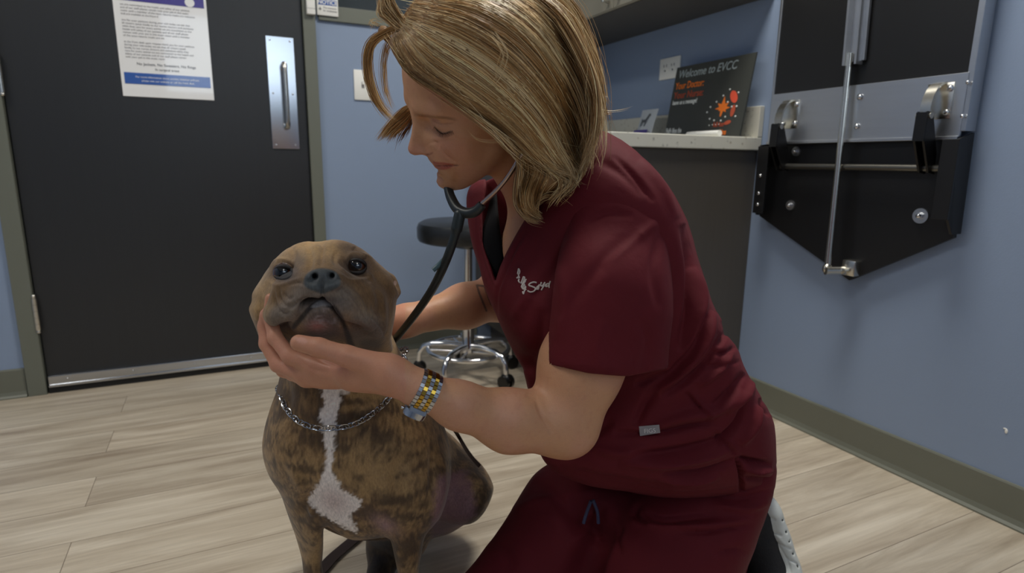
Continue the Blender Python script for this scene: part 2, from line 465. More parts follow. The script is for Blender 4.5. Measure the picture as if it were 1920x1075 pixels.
hb = MB().box((PX0 + 0.010, YB - 0.0006, 1.338), (PX1 - 0.008, YB + 0.001, 1.372)).build('header_band', M_purple, po)
MB().cyl((PX1 - 0.052, YB - 0.0012, 1.352), (PX1 - 0.052, YB - 0.0004, 1.352), 0.015, n=28).build('logo_disc', M_paper, hb)
X_, Z_ = (1, 0, 0), (0, 0, 1)
random.seed(4)
words = ('we are committed to the health and safety of our patients and of our staff please remain with your pet in this exam room '
         'until a member of the team returns masks are welcome and are available at the front desk upon request thank you for your patience '
         'during your visit today we ask that all visitors speak kindly to our nurses doctors and assistants while they care for every animal').split()
i = 0; zz = 1.322
txt = []
for para, lines in ((0, 4), (1, 6), (2, 6)):
    for l in range(lines):
        ln = ''
        while len(ln) < 54: ln += words[i % len(words)] + ' '; i += 1
        if l == lines - 1: ln = ln[:32]
        text_mesh('printed_text', ln.strip(), 0.0088, (PX0 + 0.020, YB - 0.0003, zz), X_, Z_, M_ink, po, ext=0.0001)
        zz -= 0.0098
    zz -= 0.010
text_mesh('printed_text', 'No Jackets, No Sweaters, No Rings', 0.0125, ((PX0 + PX1) / 2, YB - 0.0003, 1.133), X_, Z_, M_inkd, po, 0.0001, align='CENTER')
text_mesh('printed_text', 'In surgical areas', 0.0115, ((PX0 + PX1) / 2, YB - 0.0003, 1.118), X_, Z_, M_inkd, po, 0.0001, align='CENTER')
text_mesh('printed_text', 'For more information about current visitation policies,', 0.0088, ((PX0 + PX1) / 2, YB - 0.0008, 1.091), X_, Z_, M_paper, band, 0.0001, align='CENTER')
text_mesh('printed_text', 'please visit our website or call the front desk', 0.0088, ((PX0 + PX1) / 2, YB - 0.0008, 1.079), X_, Z_, M_paper, band, 0.0001, align='CENTER')

# card reader, notice sign, switch, outlet
def pt(x, y): return on_y(x, y, YB - 0.014)
cr_ = empty('card_reader', (0.345, YB - 0.014, 1.35), 'narrow white box with a blue dot on the door frame beside the notice sign', 'card reader')
MB().box((0.3405, YB - 0.034, 1.352), (0.3715, YB - 0.0145, 1.47), 0.003).build('housing', M_white, cr_, True)
MB().cyl((0.356, YB - 0.036, 1.412), (0.356, YB - 0.033, 1.412), 0.0085, n=24).build('button', mat('blue_button', srgb(40, 90, 180), 0.3), cr_, True)
MB().box((0.3405, YB - 0.0345, 1.3715), (0.3715, YB - 0.0335, 1.3727)).build('seam', M_ink, cr_)
ns_ = empty('notice_sign', (0.43, YB - 0.014, 1.34), 'small white NOTICE sign with blue heading stuck on the grey window frame', 'sign')
sx0, sx1, sz0, sz1 = 0.379, 0.457, 1.3555, 1.445
MB().box((sx0, YB - 0.020, sz0), (sx1, YB - 0.0135, sz1), 0.0025).build('sign_plate', M_white, ns_, True)
bn = MB().box((sx0 + 0.004, YB - 0.0208, 1.3925), (sx1 - 0.004, YB - 0.0198, 1.412)).build('heading_band', M_band, ns_)
text_mesh('lettering', 'NOTICE', 0.0195, ((sx0 + sx1) / 2, YB - 0.0215, 1.3957), X_, Z_, M_white, bn, 0.0002, align='CENTER', bold=0.0004)
text_mesh('lettering', 'This entrance', 0.0088, (sx0 + 0.022, YB - 0.0206, 1.380), X_, Z_, M_inkd, ns_, 0.0002)
text_mesh('lettering', 'for employees', 0.0088, (sx0 + 0.022, YB - 0.0206, 1.370), X_, Z_, M_inkd, ns_, 0.0002)
MB().box((sx0 + 0.006, YB - 0.0206, 1.376), (sx0 + 0.016, YB - 0.0198, 1.3785)).box((sx0 + 0.010, YB - 0.0206, 1.372), (sx0 + 0.0125, YB - 0.0198, 1.384)).build('pictogram', M_inkd, ns_)
lw = empty('light_switch', (0.543, YB, 1.115), 'white wall switch plate on the blue wall beside the door', 'light switch')
MB().box((0.508, YB - 0.007, 1.057), (0.578, YB - 0.0002, 1.172), 0.003).build('cover_plate', M_white, lw, True)
MB().box((0.538, YB - 0.0085, 1.103), (0.548, YB - 0.006, 1.127), 0.0005).build('slot', M_ink, lw)
MB().box((0.5395, YB - 0.016, 1.116), (0.5465, YB - 0.006, 1.125), 0.001).build('toggle', M_white, lw)
ow = empty('wall_outlet', (XR, 1.947, 1.19), 'white outlet plate on the blue wall partly behind the black menu board', 'outlet')
oy0, oy1, oz0, oz1 = 1.888, 2.006, 1.147, 1.227
MB().box((XR - 0.007, oy0, oz0), (XR - 0.0002, oy1, oz1), 0.003).build('cover_plate', M_white, ow, True)
for yy in (1.925, 1.969):
    r = MB().cyl((XR - 0.009, yy, 1.187), (XR - 0.006, yy, 1.187), 0.0165, n=28).build('socket', M_white, ow, True)
    MB().box((XR - 0.0098, yy - 0.009, 1.192), (XR - 0.0085, yy - 0.0065, 1.202)).box((XR - 0.0098, yy + 0.0055, 1.192), (XR - 0.0085, yy + 0.008, 1.202)).cyl((XR - 0.0098, yy, 1.179), (XR - 0.0085, yy, 1.179), 0.0035, n=12).build('slot', M_inkd, r)

# base cabinet, countertop, upper cabinet
CY0 = 1.4685
bc = empty('base_cabinet', (1.3, 2.0, 0), 'dark brown base cabinet under the speckled countertop', 'cabinet')
CBX = 1.045
b = MB().box((CBX, CY0 + 0.015, 0.10), (XR - 0.001, YB - 0.001, 0.868), 0.001).box((CBX + 0.06, CY0 + 0.07, 0), (XR - 0.001, YB - 0.001, 0.10))
b.build('carcass', M_cab, bc)
for k, (y0, y1) in enumerate(((1.49, 1.825), (1.831, 2.166), (2.172, 2.505))):
    d = MB().box((CBX - 0.019, y0, 0.115), (CBX - 0.0005, y1, 0.862), 0.001).build('cabinet_door', M_cab, bc)
    hy = y1 - 0.05 if k % 2 == 0 else y0 + 0.05
    MB().tube([(CBX - 0.019, hy, 0.80), (CBX - 0.045, hy, 0.80), (CBX - 0.045, hy, 0.70), (CBX - 0.019, hy, 0.70)], 0.005, 10).build('handle', M_satin, d, True)
ct = empty('countertop', (1.3, 2.0, 0.87), 'speckled off-white quartz countertop with backsplash below the outlet', 'countertop')
MB().box((1.010, CY0, 0.8695), (XR - 0.001, YB - 0.001, 0.911), 0.003).build('slab', M_quartz, ct)
MB().box((XR - 0.022, CY0, 0.9112), (XR - 0.001, YB - 0.024, 1.010), 0.002).build('backsplash', M_quartz, ct)
MB().box((1.012, YB - 0.023, 0.9112), (XR - 0.001, YB - 0.001, 1.010), 0.002).build('backsplash', M_quartz, ct)
uc = empty('upper_cabinet', (1.45, 2.0, 1.345), 'grey upper cabinet with steel pulls hung above the countertop', 'cabinet')
UX = XR - 0.335
MB().box((UX, CY0, 1.345), (XR - 0.001, YB - 0.001, 2.15), 0.001).build('carcass', M_upper, uc)
MB().box((UX + 0.004, CY0 + 0.004, 1.3425), (XR - 0.003, YB - 0.003, 1.345)).build('underside', M_under, uc)
for k, (y0, y1) in enumerate(((1.471, 1.838), (1.842, 2.170), (2.174, 2.511))):
    d = MB().box((UX - 0.019, y0, 1.343), (UX - 0.0005, y1, 2.148), 0.001).build('cabinet_door', M_upper, uc)
    hy = y1 - 0.035 if k % 2 == 0 else y0 + 0.02
    MB().tube([(UX - 0.019, hy, 1.365), (UX - 0.047, hy, 1.365), (UX - 0.047, hy, 1.465), (UX - 0.019, hy, 1.465)], 0.005, 10).build('handle', M_satin, d, True)

# menu board leaning on the backsplash
BX = XR - 0.05
q = [on_x(1243, 250, BX - 0.05), on_x(1384, 254, BX - 0.05), on_x(1393, 122, BX), on_x(1262, 129, BX)]
print('board', q)
M_chalk = mat('chalkboard', srgb(56, 58, 54), rough=0.5, var=0.06, scale=12)
by0, by1 = q[1][1] + 0.0, q[0][1] + 0.0       # near edge, far edge
bz0, bz1 = 0.9125, q[3][2]
xb0, xb1 = BX - 0.045, BX - 0.002
bd = empty('menu_board', (BX, (by0 + by1) / 2, 0.912), 'black chalk message board with orange leaf drawing on the countertop', 'message board')
MB().prism([(xb0, by0, bz0), (xb0, by1, bz0), (xb1, by1, bz1), (xb1, by0, bz1)], (0.006, 0, 0.001)).build('board', M_chalk, bd)
bw = by1 - by0; bh = bz1 - bz0
XD = Vector((0, -1, 0)); YD = Vector((xb1 - xb0, 0, bz1 - bz0)).normalized(); NB = XD.cross(YD)
def bp_(u, v, e=0.0008):      # u from the board's far edge (picture left), v from its foot, in metres
    return Vector((xb0, by1, bz0)) + XD * u + YD * v + NB * e * (1 if NB.x < 0 else -1)
M_chw = mat('chalk_white', srgb(222, 226, 224), 0.8); M_cho = mat('chalk_orange', srgb(238, 122, 36), 0.7); M_chr = mat('chalk_rust', srgb(178, 78, 50), 0.8); M_chg = mat('chalk_pale', srgb(160, 172, 174), 0.8); M_red = mat('chalk_red', srgb(224, 84, 56), 0.7)
L = YD.length
text_mesh('chalk_writing', 'Welcome to EVCC', bh * .155, bp_(.045 * bw, .855 * bh), XD, YD, M_chg, bd, 0.0003, sx=bw * .78 / (bh * .155 * 8.1), shear=.15, bold=0.0003)
text_mesh('chalk_writing', 'Your Doctor:', bh * .135, bp_(.035 * bw, .70 * bh), XD, YD, M_cho, bd, 0.0003, sx=bw * .42 / (bh * .135 * 5.9), bold=0.0004)
text_mesh('chalk_writing', 'Your Nurse:', bh * .135, bp_(.035 * bw, .57 * bh), XD, YD, M_chr, bd, 0.0003, sx=bw * .44 / (bh * .135 * 5.4), bold=0.0003)
text_mesh('chalk_writing', 'leave us a message!', bh * .085, bp_(.035 * bw, .485 * bh), XD, YD, M_chw, bd, 0.0003, sx=bw * .40 / (bh * .085 * 9.0), bold=0.0005)
text_mesh('chalk_writing', 'Fluffy likes the', bh * .10, bp_(.012 * bw, .085 * bh), XD, YD, M_chw, bd, 0.0003, sx=bw * .28 / (bh * .10 * 7.0), bold=0.0006)
text_mesh('chalk_writing', 'pumpkins', bh * .10, bp_(.64 * bw, .03 * bh), XD, YD, M_cho, bd, 0.0003, sx=bw * .25 / (bh * .10 * 4.9), bold=0.0006)
text_mesh('chalk_writing', 'fall fun', bh * .09, bp_(.66 * bw, .135 * bh), XD, YD, M_chr, bd, 0.0003, sx=bw * .17 / (bh * .09 * 3.4), bold=0.0003)
def leaf(cu, cv, r, pts, m):
    mb = MB(); mb.prism([bp_(cu + x * r, cv + y * r, 0.0004) for x, y in pts], NB * (0.0006 if NB.x < 0 else -0.0006)); mb.build('chalk_drawing', m, bd)
mleaf = []
for k in range(11):
    a = math.radians(-60 + k * 30); R_ = (0.75, 1.0, 0.95, 1.15, 1.0, 1.0, 0.7, 0, 0, 0, 0)[k] if k < 7 else 0
angs = [(-150, .55), (-128, .35), (-100, .9), (-92, .9), (-65, .35), (-40, .7), (-25, .45), (0, 1.0), (18, .5), (40, .95), (60, .5), (90, 1.25), (118, .5), (142, .95), (162, .5), (182, 1.0), (200, .45)]
leaf(.735 * bw, .37 * bh, .075 * bw * 1.25, [(math.cos(math.radians(a)) * r, math.sin(math.radians(a)) * r * .9) for a, r in sorted(angs)], M_cho)
ov = lambda sx, sy, rot: [((math.cos(t) * sx) * math.cos(rot) - math.sin(t) * sy * math.sin(rot), (math.cos(t) * sx) * math.sin(rot) + math.sin(t) * sy * math.cos(rot)) for t in [2 * math.pi * k / 16 for k in range(16)]]
leaf(.845 * bw, .50 * bh, .06 * bw, ov(1.05, .62, -.95), M_red)
leaf(.865 * bw, .325 * bh, .055 * bw, ov(.95, .45, 1.5), M_chr)
leaf(.83 * bw, .18 * bh, .045 * bw, ov(.9, .4, .2), M_chr)
dm = MB()
for u, v in ((.78, .60), (.89, .545), (.715, .53), (.645, .46), (.58, .40), (.55, .335), (.60, .245), (.66, .22), (.745, .21), (.79, .255), (.91, .25), (.90, .375), (.845, .375), (.785, .44), (.61, .10 + .06), (.65, .163), (.69, .163), (.73, .166)):
    dm.sphere(bp_(u * bw, v * bh, 0.0006), 0.0031 if v > .2 else .002, 8, 6)
build_each(dm, 'chalk_dot', M_chw, bd, True)
# marker on the counter
pn = empty('marker_pen', (BX - 0.07, by0 + 0.1, 0.912), 'white marker pen lying on the countertop in front of the black message board', 'pen')
pxx = BX - 0.085
MB().cyl((pxx, by0 + 0.045, 0.9225), (pxx, by0 + 0.145, 0.9225), 0.0100, n=20).build('barrel', M_white, pn, True)
MB().cyl((pxx, by0 + 0.146, 0.9225), (pxx, by0 + 0.195, 0.9225), 0.0105, 0.0095, n=20).build('cap', M_white, pn, True)
# treat pouch
py = on_x(1216, 240, BX - 0.03)[1]
tp = empty('treat_pouch', (BX - .04, py, 0.912), 'white pet treat pouch with purple band on the countertop beside the message board', 'pouch')
ph_, pw_ = 0.118, 0.10
p_ = MB()
rows = []
for k in range(9):
    v = k / 8; th = 0.022 * (1 - v) ** .7 + 0.0012; ww = pw_ / 2 * (1 - .05 * math.sin(math.pi * v))
    rows.append([p_.bm.verts.new((BX - .060 + v * .035 + sx * th * math.cos(math.pi / 2 * yy) , py + yy * ww, 0.9122 + v * ph_)) for sx, yy in ((-1, -1), (-1, -.5), (-1, 0), (-1, .5), (-1, 1), (1, 1), (1, .5), (1, 0), (1, -.5), (1, -1))])
for A, B in zip(rows, rows[1:]):
    for k in range(10): p_.bm.faces.new((A[k], A[(k + 1) % 10], B[(k + 1) % 10], B[k]))
p_.bm.faces.new(rows[0]); p_.bm.faces.new(rows[-1])
p_.build('pouch_body', mat('pouch_foil', srgb(196, 202, 208), rough=0.3, var=.05), tp, True)
def pf(v, e=0.001): return BX - .060 + v * .035 - (0.022 * (1 - v) ** .7 + 0.0012) - e
MB().prism([(pf(.16), py + .042, .9122 + .16 * ph_), (pf(.16), py - .042, .9122 + .16 * ph_), (pf(.33), py - .042, .9122 + .33 * ph_), (pf(.33), py + .042, .9122 + .33 * ph_)], (.001, 0, 0)).build('label_band', mat('pouch_purple', srgb(74, 56, 142), .4), tp)
dogp = [(-.25, 0), (-.18, 0), (-.12, .3), (.1, .3), (.12, 0), (.2, 0), (.22, .45), (.3, .8), (.42, .82), (.3, .95), (.2, .98), (.12, .75), (.05, .55), (-.2, .5), (-.35, .6), (-.3, .45)]
MB().prism([(pf(.45 + .42 * b2, .0015), py - a2 * .06, .9122 + (.45 + .42 * b2) * ph_) for a2, b2 in dogp], (.001, 0, 0)).build('dog_silhouette', mat('pouch_grey', srgb(92, 96, 100), .4), tp)
# folded white cloth / dish further along
MB_d = MB().lathe((XR - .12, 2.33, .9115), [(.03, 0), (.045, .004), (.055, .05), (.058, .055), (.054, .054), (.040, .008), (.0, .008)][:6], 28)
tag(MB_d.build('bowl', M_white, None, True), 'small white bowl on the far end of the countertop behind the head', 'bowl')

# ---------------------------------------------------------------- fold-down exam table on the right wall
ft = empty('folding_exam_table', (XR, 1.16, 0.9), 'black and steel fold-down exam table mounted upright on the blue wall', 'folding table')
M_ftblack = mat('black_laminate', srgb(24, 24, 25), rough=0.38, var=0.10, scale=6)
M_ftplate = mat('black_steel', srgb(20, 20, 22), rough=0.42, var=0.08)
TX = XR - 0.045                         # face plane of the hardware
FY0, FY1 = on_x(1822, 120, TX)[1], on_x(1449, 190, TX)[1]
zt, zb = 1.036, 0.890
MB().box((TX, FY0, zt - .02), (XR - 0.012, FY1, 2.05), 0.002).build('tabletop', M_ftblack, ft)
e = MB().box((TX - .003, FY1 - .004, zb + .02), (XR - .006, FY1 + .004, 2.054), .001).box((TX - .003, FY0 - .010, zb + .015), (XR - .006, FY0 + .004, 2.054), .001)
e.box((TX - .003, FY0, 2.046), (XR - .006, FY1, 2.054), .001).build('edge_trim', M_alu, ft)
bn = MB().box((TX - .006, FY0, zb), (TX + .002, FY1, zt), .0008).box((TX - .012, FY0, zb - .004), (TX + .002, FY1, zb + .004), .001).build('steel_band', M_sheet, ft)
s = MB()
def bolt(mb, x, y, z, r=.0075): mb.cyl((x + .002, y, z), (x - .002, y, z), r * 1.25, n=16); mb.sphere((x - .002, y, z), r, 12, 8, (.6, 1, 1))
for (bx_, by_) in ((1613, 182), (1607, 237)):
    g = on_x(bx_, by_, TX - .006); bolt(s, TX - .008, g[1], g[2], .0065)
build_each(s, 'bolt', M_chrome, bn, True, .008)
s = MB()
for (bx_, by_) in ((1811, 156), (1801, 219)):
    g = on_x(bx_, by_, TX); s.sphere((TX - .012, FY0 - .004, g[2]), .0045, 10, 6)
build_each(s, 'rivet', M_chrome, ft, True, .008)
# lower black plate (five-sided)
PX_ = XR - .030
g = lambda x, y, X=PX_: on_x(x, y, X)
pts = [g(1446, 275), g(1421, 372), g(1424, 405), g(1592, 526), g(1788, 446), g(1800, 262)]
pts = [(PX_, p[1], min(p[2], zb - .002) if k not in (0, 5) else zb - .002) for k, p in enumerate(pts)]
MB().prism(pts, (.012, 0, 0)).build('lower_plate', M_ftplate, ft)
# side flanges
yr = pts[4][1]
fl = MB().prism([(XR - .075, FY0 - .012, zb - .006), (XR - .012, FY0 - .012, zb + .012), (XR - .012, FY0 - .018, .665), (XR - .05, FY0 - .018, .665), (XR - .075, FY0 - .012, .72)], (0, .006, 0)).box((XR - .078, FY0 - .018, .70), (XR - .072, FY0 + .02, zb - .004), .001)
fl.build('side_bracket', M_ftplate, ft)
yl = FY1
fl2 = MB().prism([(XR - .075, yl + .006, zb - .006), (XR - .012, yl + .006, zb), (XR - .012, yl + .012, .665), (XR - .06, yl + .012, .665), (XR - .075, yl + .006, .70)], (0, -.006, 0)).box((XR - .078, yl - .03, .672), (XR - .072, yl + .010, zb - .01), .001)
fo = fl2.build('side_bracket', M_ftplate, ft)
s = MB()
for z_ in (.70, .735, .79): bolt(s, XR - .079, yl - .010, z_, .005)
build_each(s, 'bolt', M_chrome, fo, True, .008)
# washers
for (wx, wy, wr) in ((1493, 284, .014), (1482, 385, .015), (1726, 405, .019)):
    h = g(wx, wy, PX_ - .002)
    a = MB().cyl((PX_ + .001, h[1], h[2]), (PX_ - .004, h[1], h[2]), wr, n=28).build('washer', M_alu, ft, True)
    MB().cyl((PX_ - .004, h[1], h[2]), (PX_ - .010, h[1], h[2]), wr * .45, n=6).sphere((PX_ - .010, h[1], h[2]), wr * .35, 10, 6).build('bolt', M_chrome, a, True)
# hinge rod
RX = XR - .060
h0, h1 = g(1462, 312, RX), g(1775, 319, RX)
MB().cyl((RX, h0[1], h0[2]), (RX, h1[1], h0[2]), .0085, n=20).build('hinge_rod', mat('dark_steel', srgb(120, 118, 112), .35, 1.0), ft, True)
# strap handles (curved) with black toggle links
for k, (cx_, top, bot, zl0) in enumerate(((1476, 190, 236, 0), (1757, 158, 215, 1))):
    X1 = TX - .006
    a_ = on_x(cx_, top, X1 - .02); b__ = on_x(cx_ - 26, bot + 2, X1 - .05)
    yc = a_[1]; z1 = a_[2] + .006; z0 = b__[2]
    arc = []
    for j in range(15):
        t_ = j / 14 * math.pi * .56
        arc.append((X1 - .052 * math.sin(t_), z0 + (z1 - z0) * (math.cos(t_) * .5 + .5 if False else math.cos(t_ * .9))))
    sb = MB(); wd = .012
    A = [sb.bm.verts.new((x, yc - wd, z)) for x, z in arc]; B = [sb.bm.verts.new((x, yc + wd, z)) for x, z in arc]
    A2 = [sb.bm.verts.new((x + .004 * (1 if j < 3 else 1), yc - wd, z - .004)) for j, (x, z) in enumerate(arc)]; B2 = [sb.bm.verts.new((x + .004, yc + wd, z - .004)) for x, z in arc]
    for j in range(14):
        sb.bm.faces.new((A[j], A[j + 1], B[j + 1], B[j])); sb.bm.faces.new((A2[j], B2[j], B2[j + 1], A2[j + 1]))
        sb.bm.faces.new((A[j], A2[j], A2[j + 1], A[j + 1])); sb.bm.faces.new((B[j], B[j + 1], B2[j + 1], B2[j]))
    sb.bm.faces.new((A[0], B[0], B2[0], A2[0])); sb.bm.faces.new((A[-1], A2[-1], B2[-1], B[-1]))
    sb.box((X1 - .004, yc - .030, z1 - .085), (X1, yc + .030, z1 - .002), .001)
    so_ = sb.build('strap_hinge', M_satin, ft, True)
    s = MB()
    for yy in (yc - .022, yc + .022):
        for z_ in (z1 - .016, z1 - .070): bolt(s, X1 - .005, yy, z_, .0062)
    build_each(s, 'bolt', M_chrome, so_, True, .008)
    ex, ez = arc[-1]
    lz = h0[2] + .004
    lk_ = MB()
    lk_.prism([(ex - .008, yc - .013, ez + .010), (ex + .012, yc - .013, ez + .006), (RX + .006, yc - .013, lz + .03), (RX + .008, yc - .013, lz - .018), (RX - .016, yc - .013, lz - .014), (ex - .010, yc - .013, ez - .055)], (0, .005, 0))
    lk_.prism([(ex - .008, yc + .008, ez + .010), (ex + .012, yc + .008, ez + .006), (RX + .006, yc + .008, lz + .03), (RX + .008, yc + .008, lz - .018), (RX - .016, yc + .008, lz - .014), (ex - .010, yc + .008, ez - .055)], (0, .005, 0))
    lk_.prism([(ex - .011, yc - .013, ez + .008), (ex - .011, yc + .013, ez + .008), (ex - .013, yc + .013, ez - .058), (ex - .013, yc - .013, ez - .058)], (.004, 0, 0))
    lo = lk_.build('toggle_link', M_blackgloss, ft, False)
    MB().cyl((ex, yc - .017, ez), (ex, yc + .017, ez), .007, n=16).build('pivot_pin', M_satin, lo, True)
# channel and support rod
SX = TX - .022
ca, cb_ = on_x(1612, -40, SX), on_x(1597, 122, SX)
yc1, yc0 = on_x(1610, 20, SX)[1], on_x(1597, 118, SX)[1]
ch = MB()
def yline(z): 
    t_ = (z - cb_[2]) / (ca[2] - cb_[2]); return cb_[1] + (ca[1] - cb_[1]) * t_
for o0, o1, xo in ((-.020, -.014, .0), (.014, .020, .0)):
    ch.prism([(SX - .012, yline(cb_[2]) + o0, cb_[2]), (SX - .012, yline(1.9) + o0, 1.9), (SX - .012, yline(1.9) + o1, 1.9), (SX - .012, yline(cb_[2]) + o1, cb_[2])], (.026, 0, 0))
ch.prism([(SX + .008, yline(cb_[2]) - .028, cb_[2] + .01), (SX + .008, yline(1.9) - .028, 1.9), (SX + .008, yline(1.9) + .028, 1.9), (SX + .008, yline(cb_[2]) + .028, cb_[2] + .01)], (.008, 0, 0))
ch.build('slide_channel', M_sheet, ft)
r0, r1 = on_x(1594, 100, SX), on_x(1552, 500, XR - .085)
sr = MB().tube([(SX, r0[1], r0[2]), (XR - .085, r1[1], r1[2])], .0085, 16)
sr.build('support_leg', M_satin, ft, True)
cl = MB().sphere((XR - .085, r1[1], r1[2] - .006), .016, sc=(1, .8, 1)).cyl((XR - .10, r1[1] - .005, r1[2] - .01), (XR - .02, r1[1] - .045, r1[2] - .008), .012, n=16)
cl.box((XR - .055, r1[1] - .06, r1[2] - .022), (XR - .018, r1[1] - .02, r1[2] + .022), .004).cyl((XR - .07, r1[1] - .035, r1[2] - .008), (XR - .05, r1[1] - .037, r1[2] - .008), .009, n=16)
cl.build('pivot_clamp', M_satin, ft, True)
# scuff on the wall
sc_ = on_x(1887, 809, XR)
s = MB().sphere((XR - .0005, sc_[1], sc_[2]), .004, 8, 6, (.3, .8, 1.5)).sphere((XR - .0005, sc_[1] + .003, sc_[2] + .005), .003, 8, 6, (.3, 1.4, .7))
tag(s.build('paint_chip', M_white, None, True), 'tiny white chip in the blue paint above the cove base', 'paint chip')

# ---------------------------------------------------------------- rolling stool
st0 = on_y(878, 665, 2.08)
SXc, SYc = st0[0], 2.08
stl = empty('rolling_stool', (SXc, SYc, 0), 'chrome rolling stool with round black seat behind the woman', 'stool')
M_vinyl = mat('black_vinyl', srgb(34, 36, 38), rough=0.33, var=0.05, bump=0.1, bscale=300)
seat_top = on_y(878, 425, 2.08)[2] + .028
R_ = 0.188
MB().lathe((SXc, SYc, seat_top - .085), [(.02, 0), (R_ - .02, 0), (R_ - .006, .006), (R_, .018), (R_, .055), (R_ - .006, .070), (R_ - .025, .080), (.09, .086), (.02, .086)], 48).build('seat', M_vinyl, stl, True)
MB().lathe((SXc, SYc, seat_top - .11), [(.03, 0), (.07, .01), (.07, .026), (.02, .026)], 24).build('seat_mount', M_blackgloss, stl, True)
rz = on_y(878, 661, 2.08 - .16)[2]
MB().lathe((SXc, SYc, .10), [(.028, 0), (.028, .02), (.024, .03), (.024, .17), (.026, .18), (.016, .185), (.016, seat_top - .205), (.012, seat_top - .205)], 24).build('column', M_chrome, stl, True)
# foot ring with spokes
RZ = on_y(868, 655, SYc)[2]
ring = MB().tube([(SXc + .155 * math.cos(t_), SYc + .155 * math.sin(t_), RZ) for t_ in [2 * math.pi * k / 48 for k in range(48)]], .0095, 12, closed=True)
ro = ring.build('foot_ring', M_chrome, stl, True)
sp_ = MB()
for k in range(5):
    a = math.radians(20 + 72 * k); sp_.cyl((SXc + .02 * math.cos(a), SYc + .02 * math.sin(a), RZ - .012), (SXc + .15 * math.cos(a), SYc + .15 * math.sin(a), RZ), .006, n=10)
sp_.build('ring_spoke', M_chrome, ro, True)
for k in range(5):
    a = math.radians(-30 + 72 * k + 36); ca_, sa_ = math.cos(a), math.sin(a)
    pr = [(.02, .125), (.08, .130), (.14, .128), (.175, .115), (.192, .09), (.195, .055)]
    lg = MB().tube([(SXc + r * ca_, SYc + r * sa_, z) for r, z in pr], [.012, .012, .0115, .011, .0105, .010], 12).build('leg', M_chrome, stl, True)
    cxm, cym = SXc + .195 * ca_, SYc + .195 * sa_
    bx_ = MB(); ox, oy = -sa_, ca_
    for s_ in (-1, 1):
        bx_.cyl((cxm + ox * s_ * .006, cym + oy * s_ * .006, .0255), (cxm + ox * s_ * .021, cym + oy * s_ * .021, .0255), .025, n=24)
    co_ = bx_.build('caster', M_blackgloss, lg, True)
    MB().sphere((cxm, cym, .038), .022, 16, 10, (1, 1, .9)).build('caster_hood', M_chrome if k % 2 else M_blackgloss, co_, True)

# ceiling lights (out of view, they light the room)
for i, (tx, ty, tp) in enumerate(TROFFERS):
    sy = 1.2 if ty < 0 or tx < 0 else .6
    lab = ('square ceiling light panel above the woman and dog', 'long ceiling light panel over the door side of the room', 'long ceiling light panel by the bright window')[i]
    cl_ = empty('ceiling_light', (tx, ty, CEIL - .03), lab, 'ceiling light')
    f = MB(); 
    for sgn in (-1, 1):
        f.box((tx + sgn * .3, ty - sy / 2, CEIL - .028), (tx + sgn * .27, ty + sy / 2, CEIL), .001); f.box((tx - .27, ty + sgn * sy / 2, CEIL - .028), (tx + .27, ty + sgn * (sy / 2 - .03), CEIL), .001)
    f.build('frame', M_white, cl_)
    MB().box((tx - .27, ty - sy / 2 + .03, CEIL - .020), (tx + .27, ty + sy / 2 - .03, CEIL - .012)).build('diffuser', emis('diffuser', (1, .96, .9, 1), 2.0), cl_)
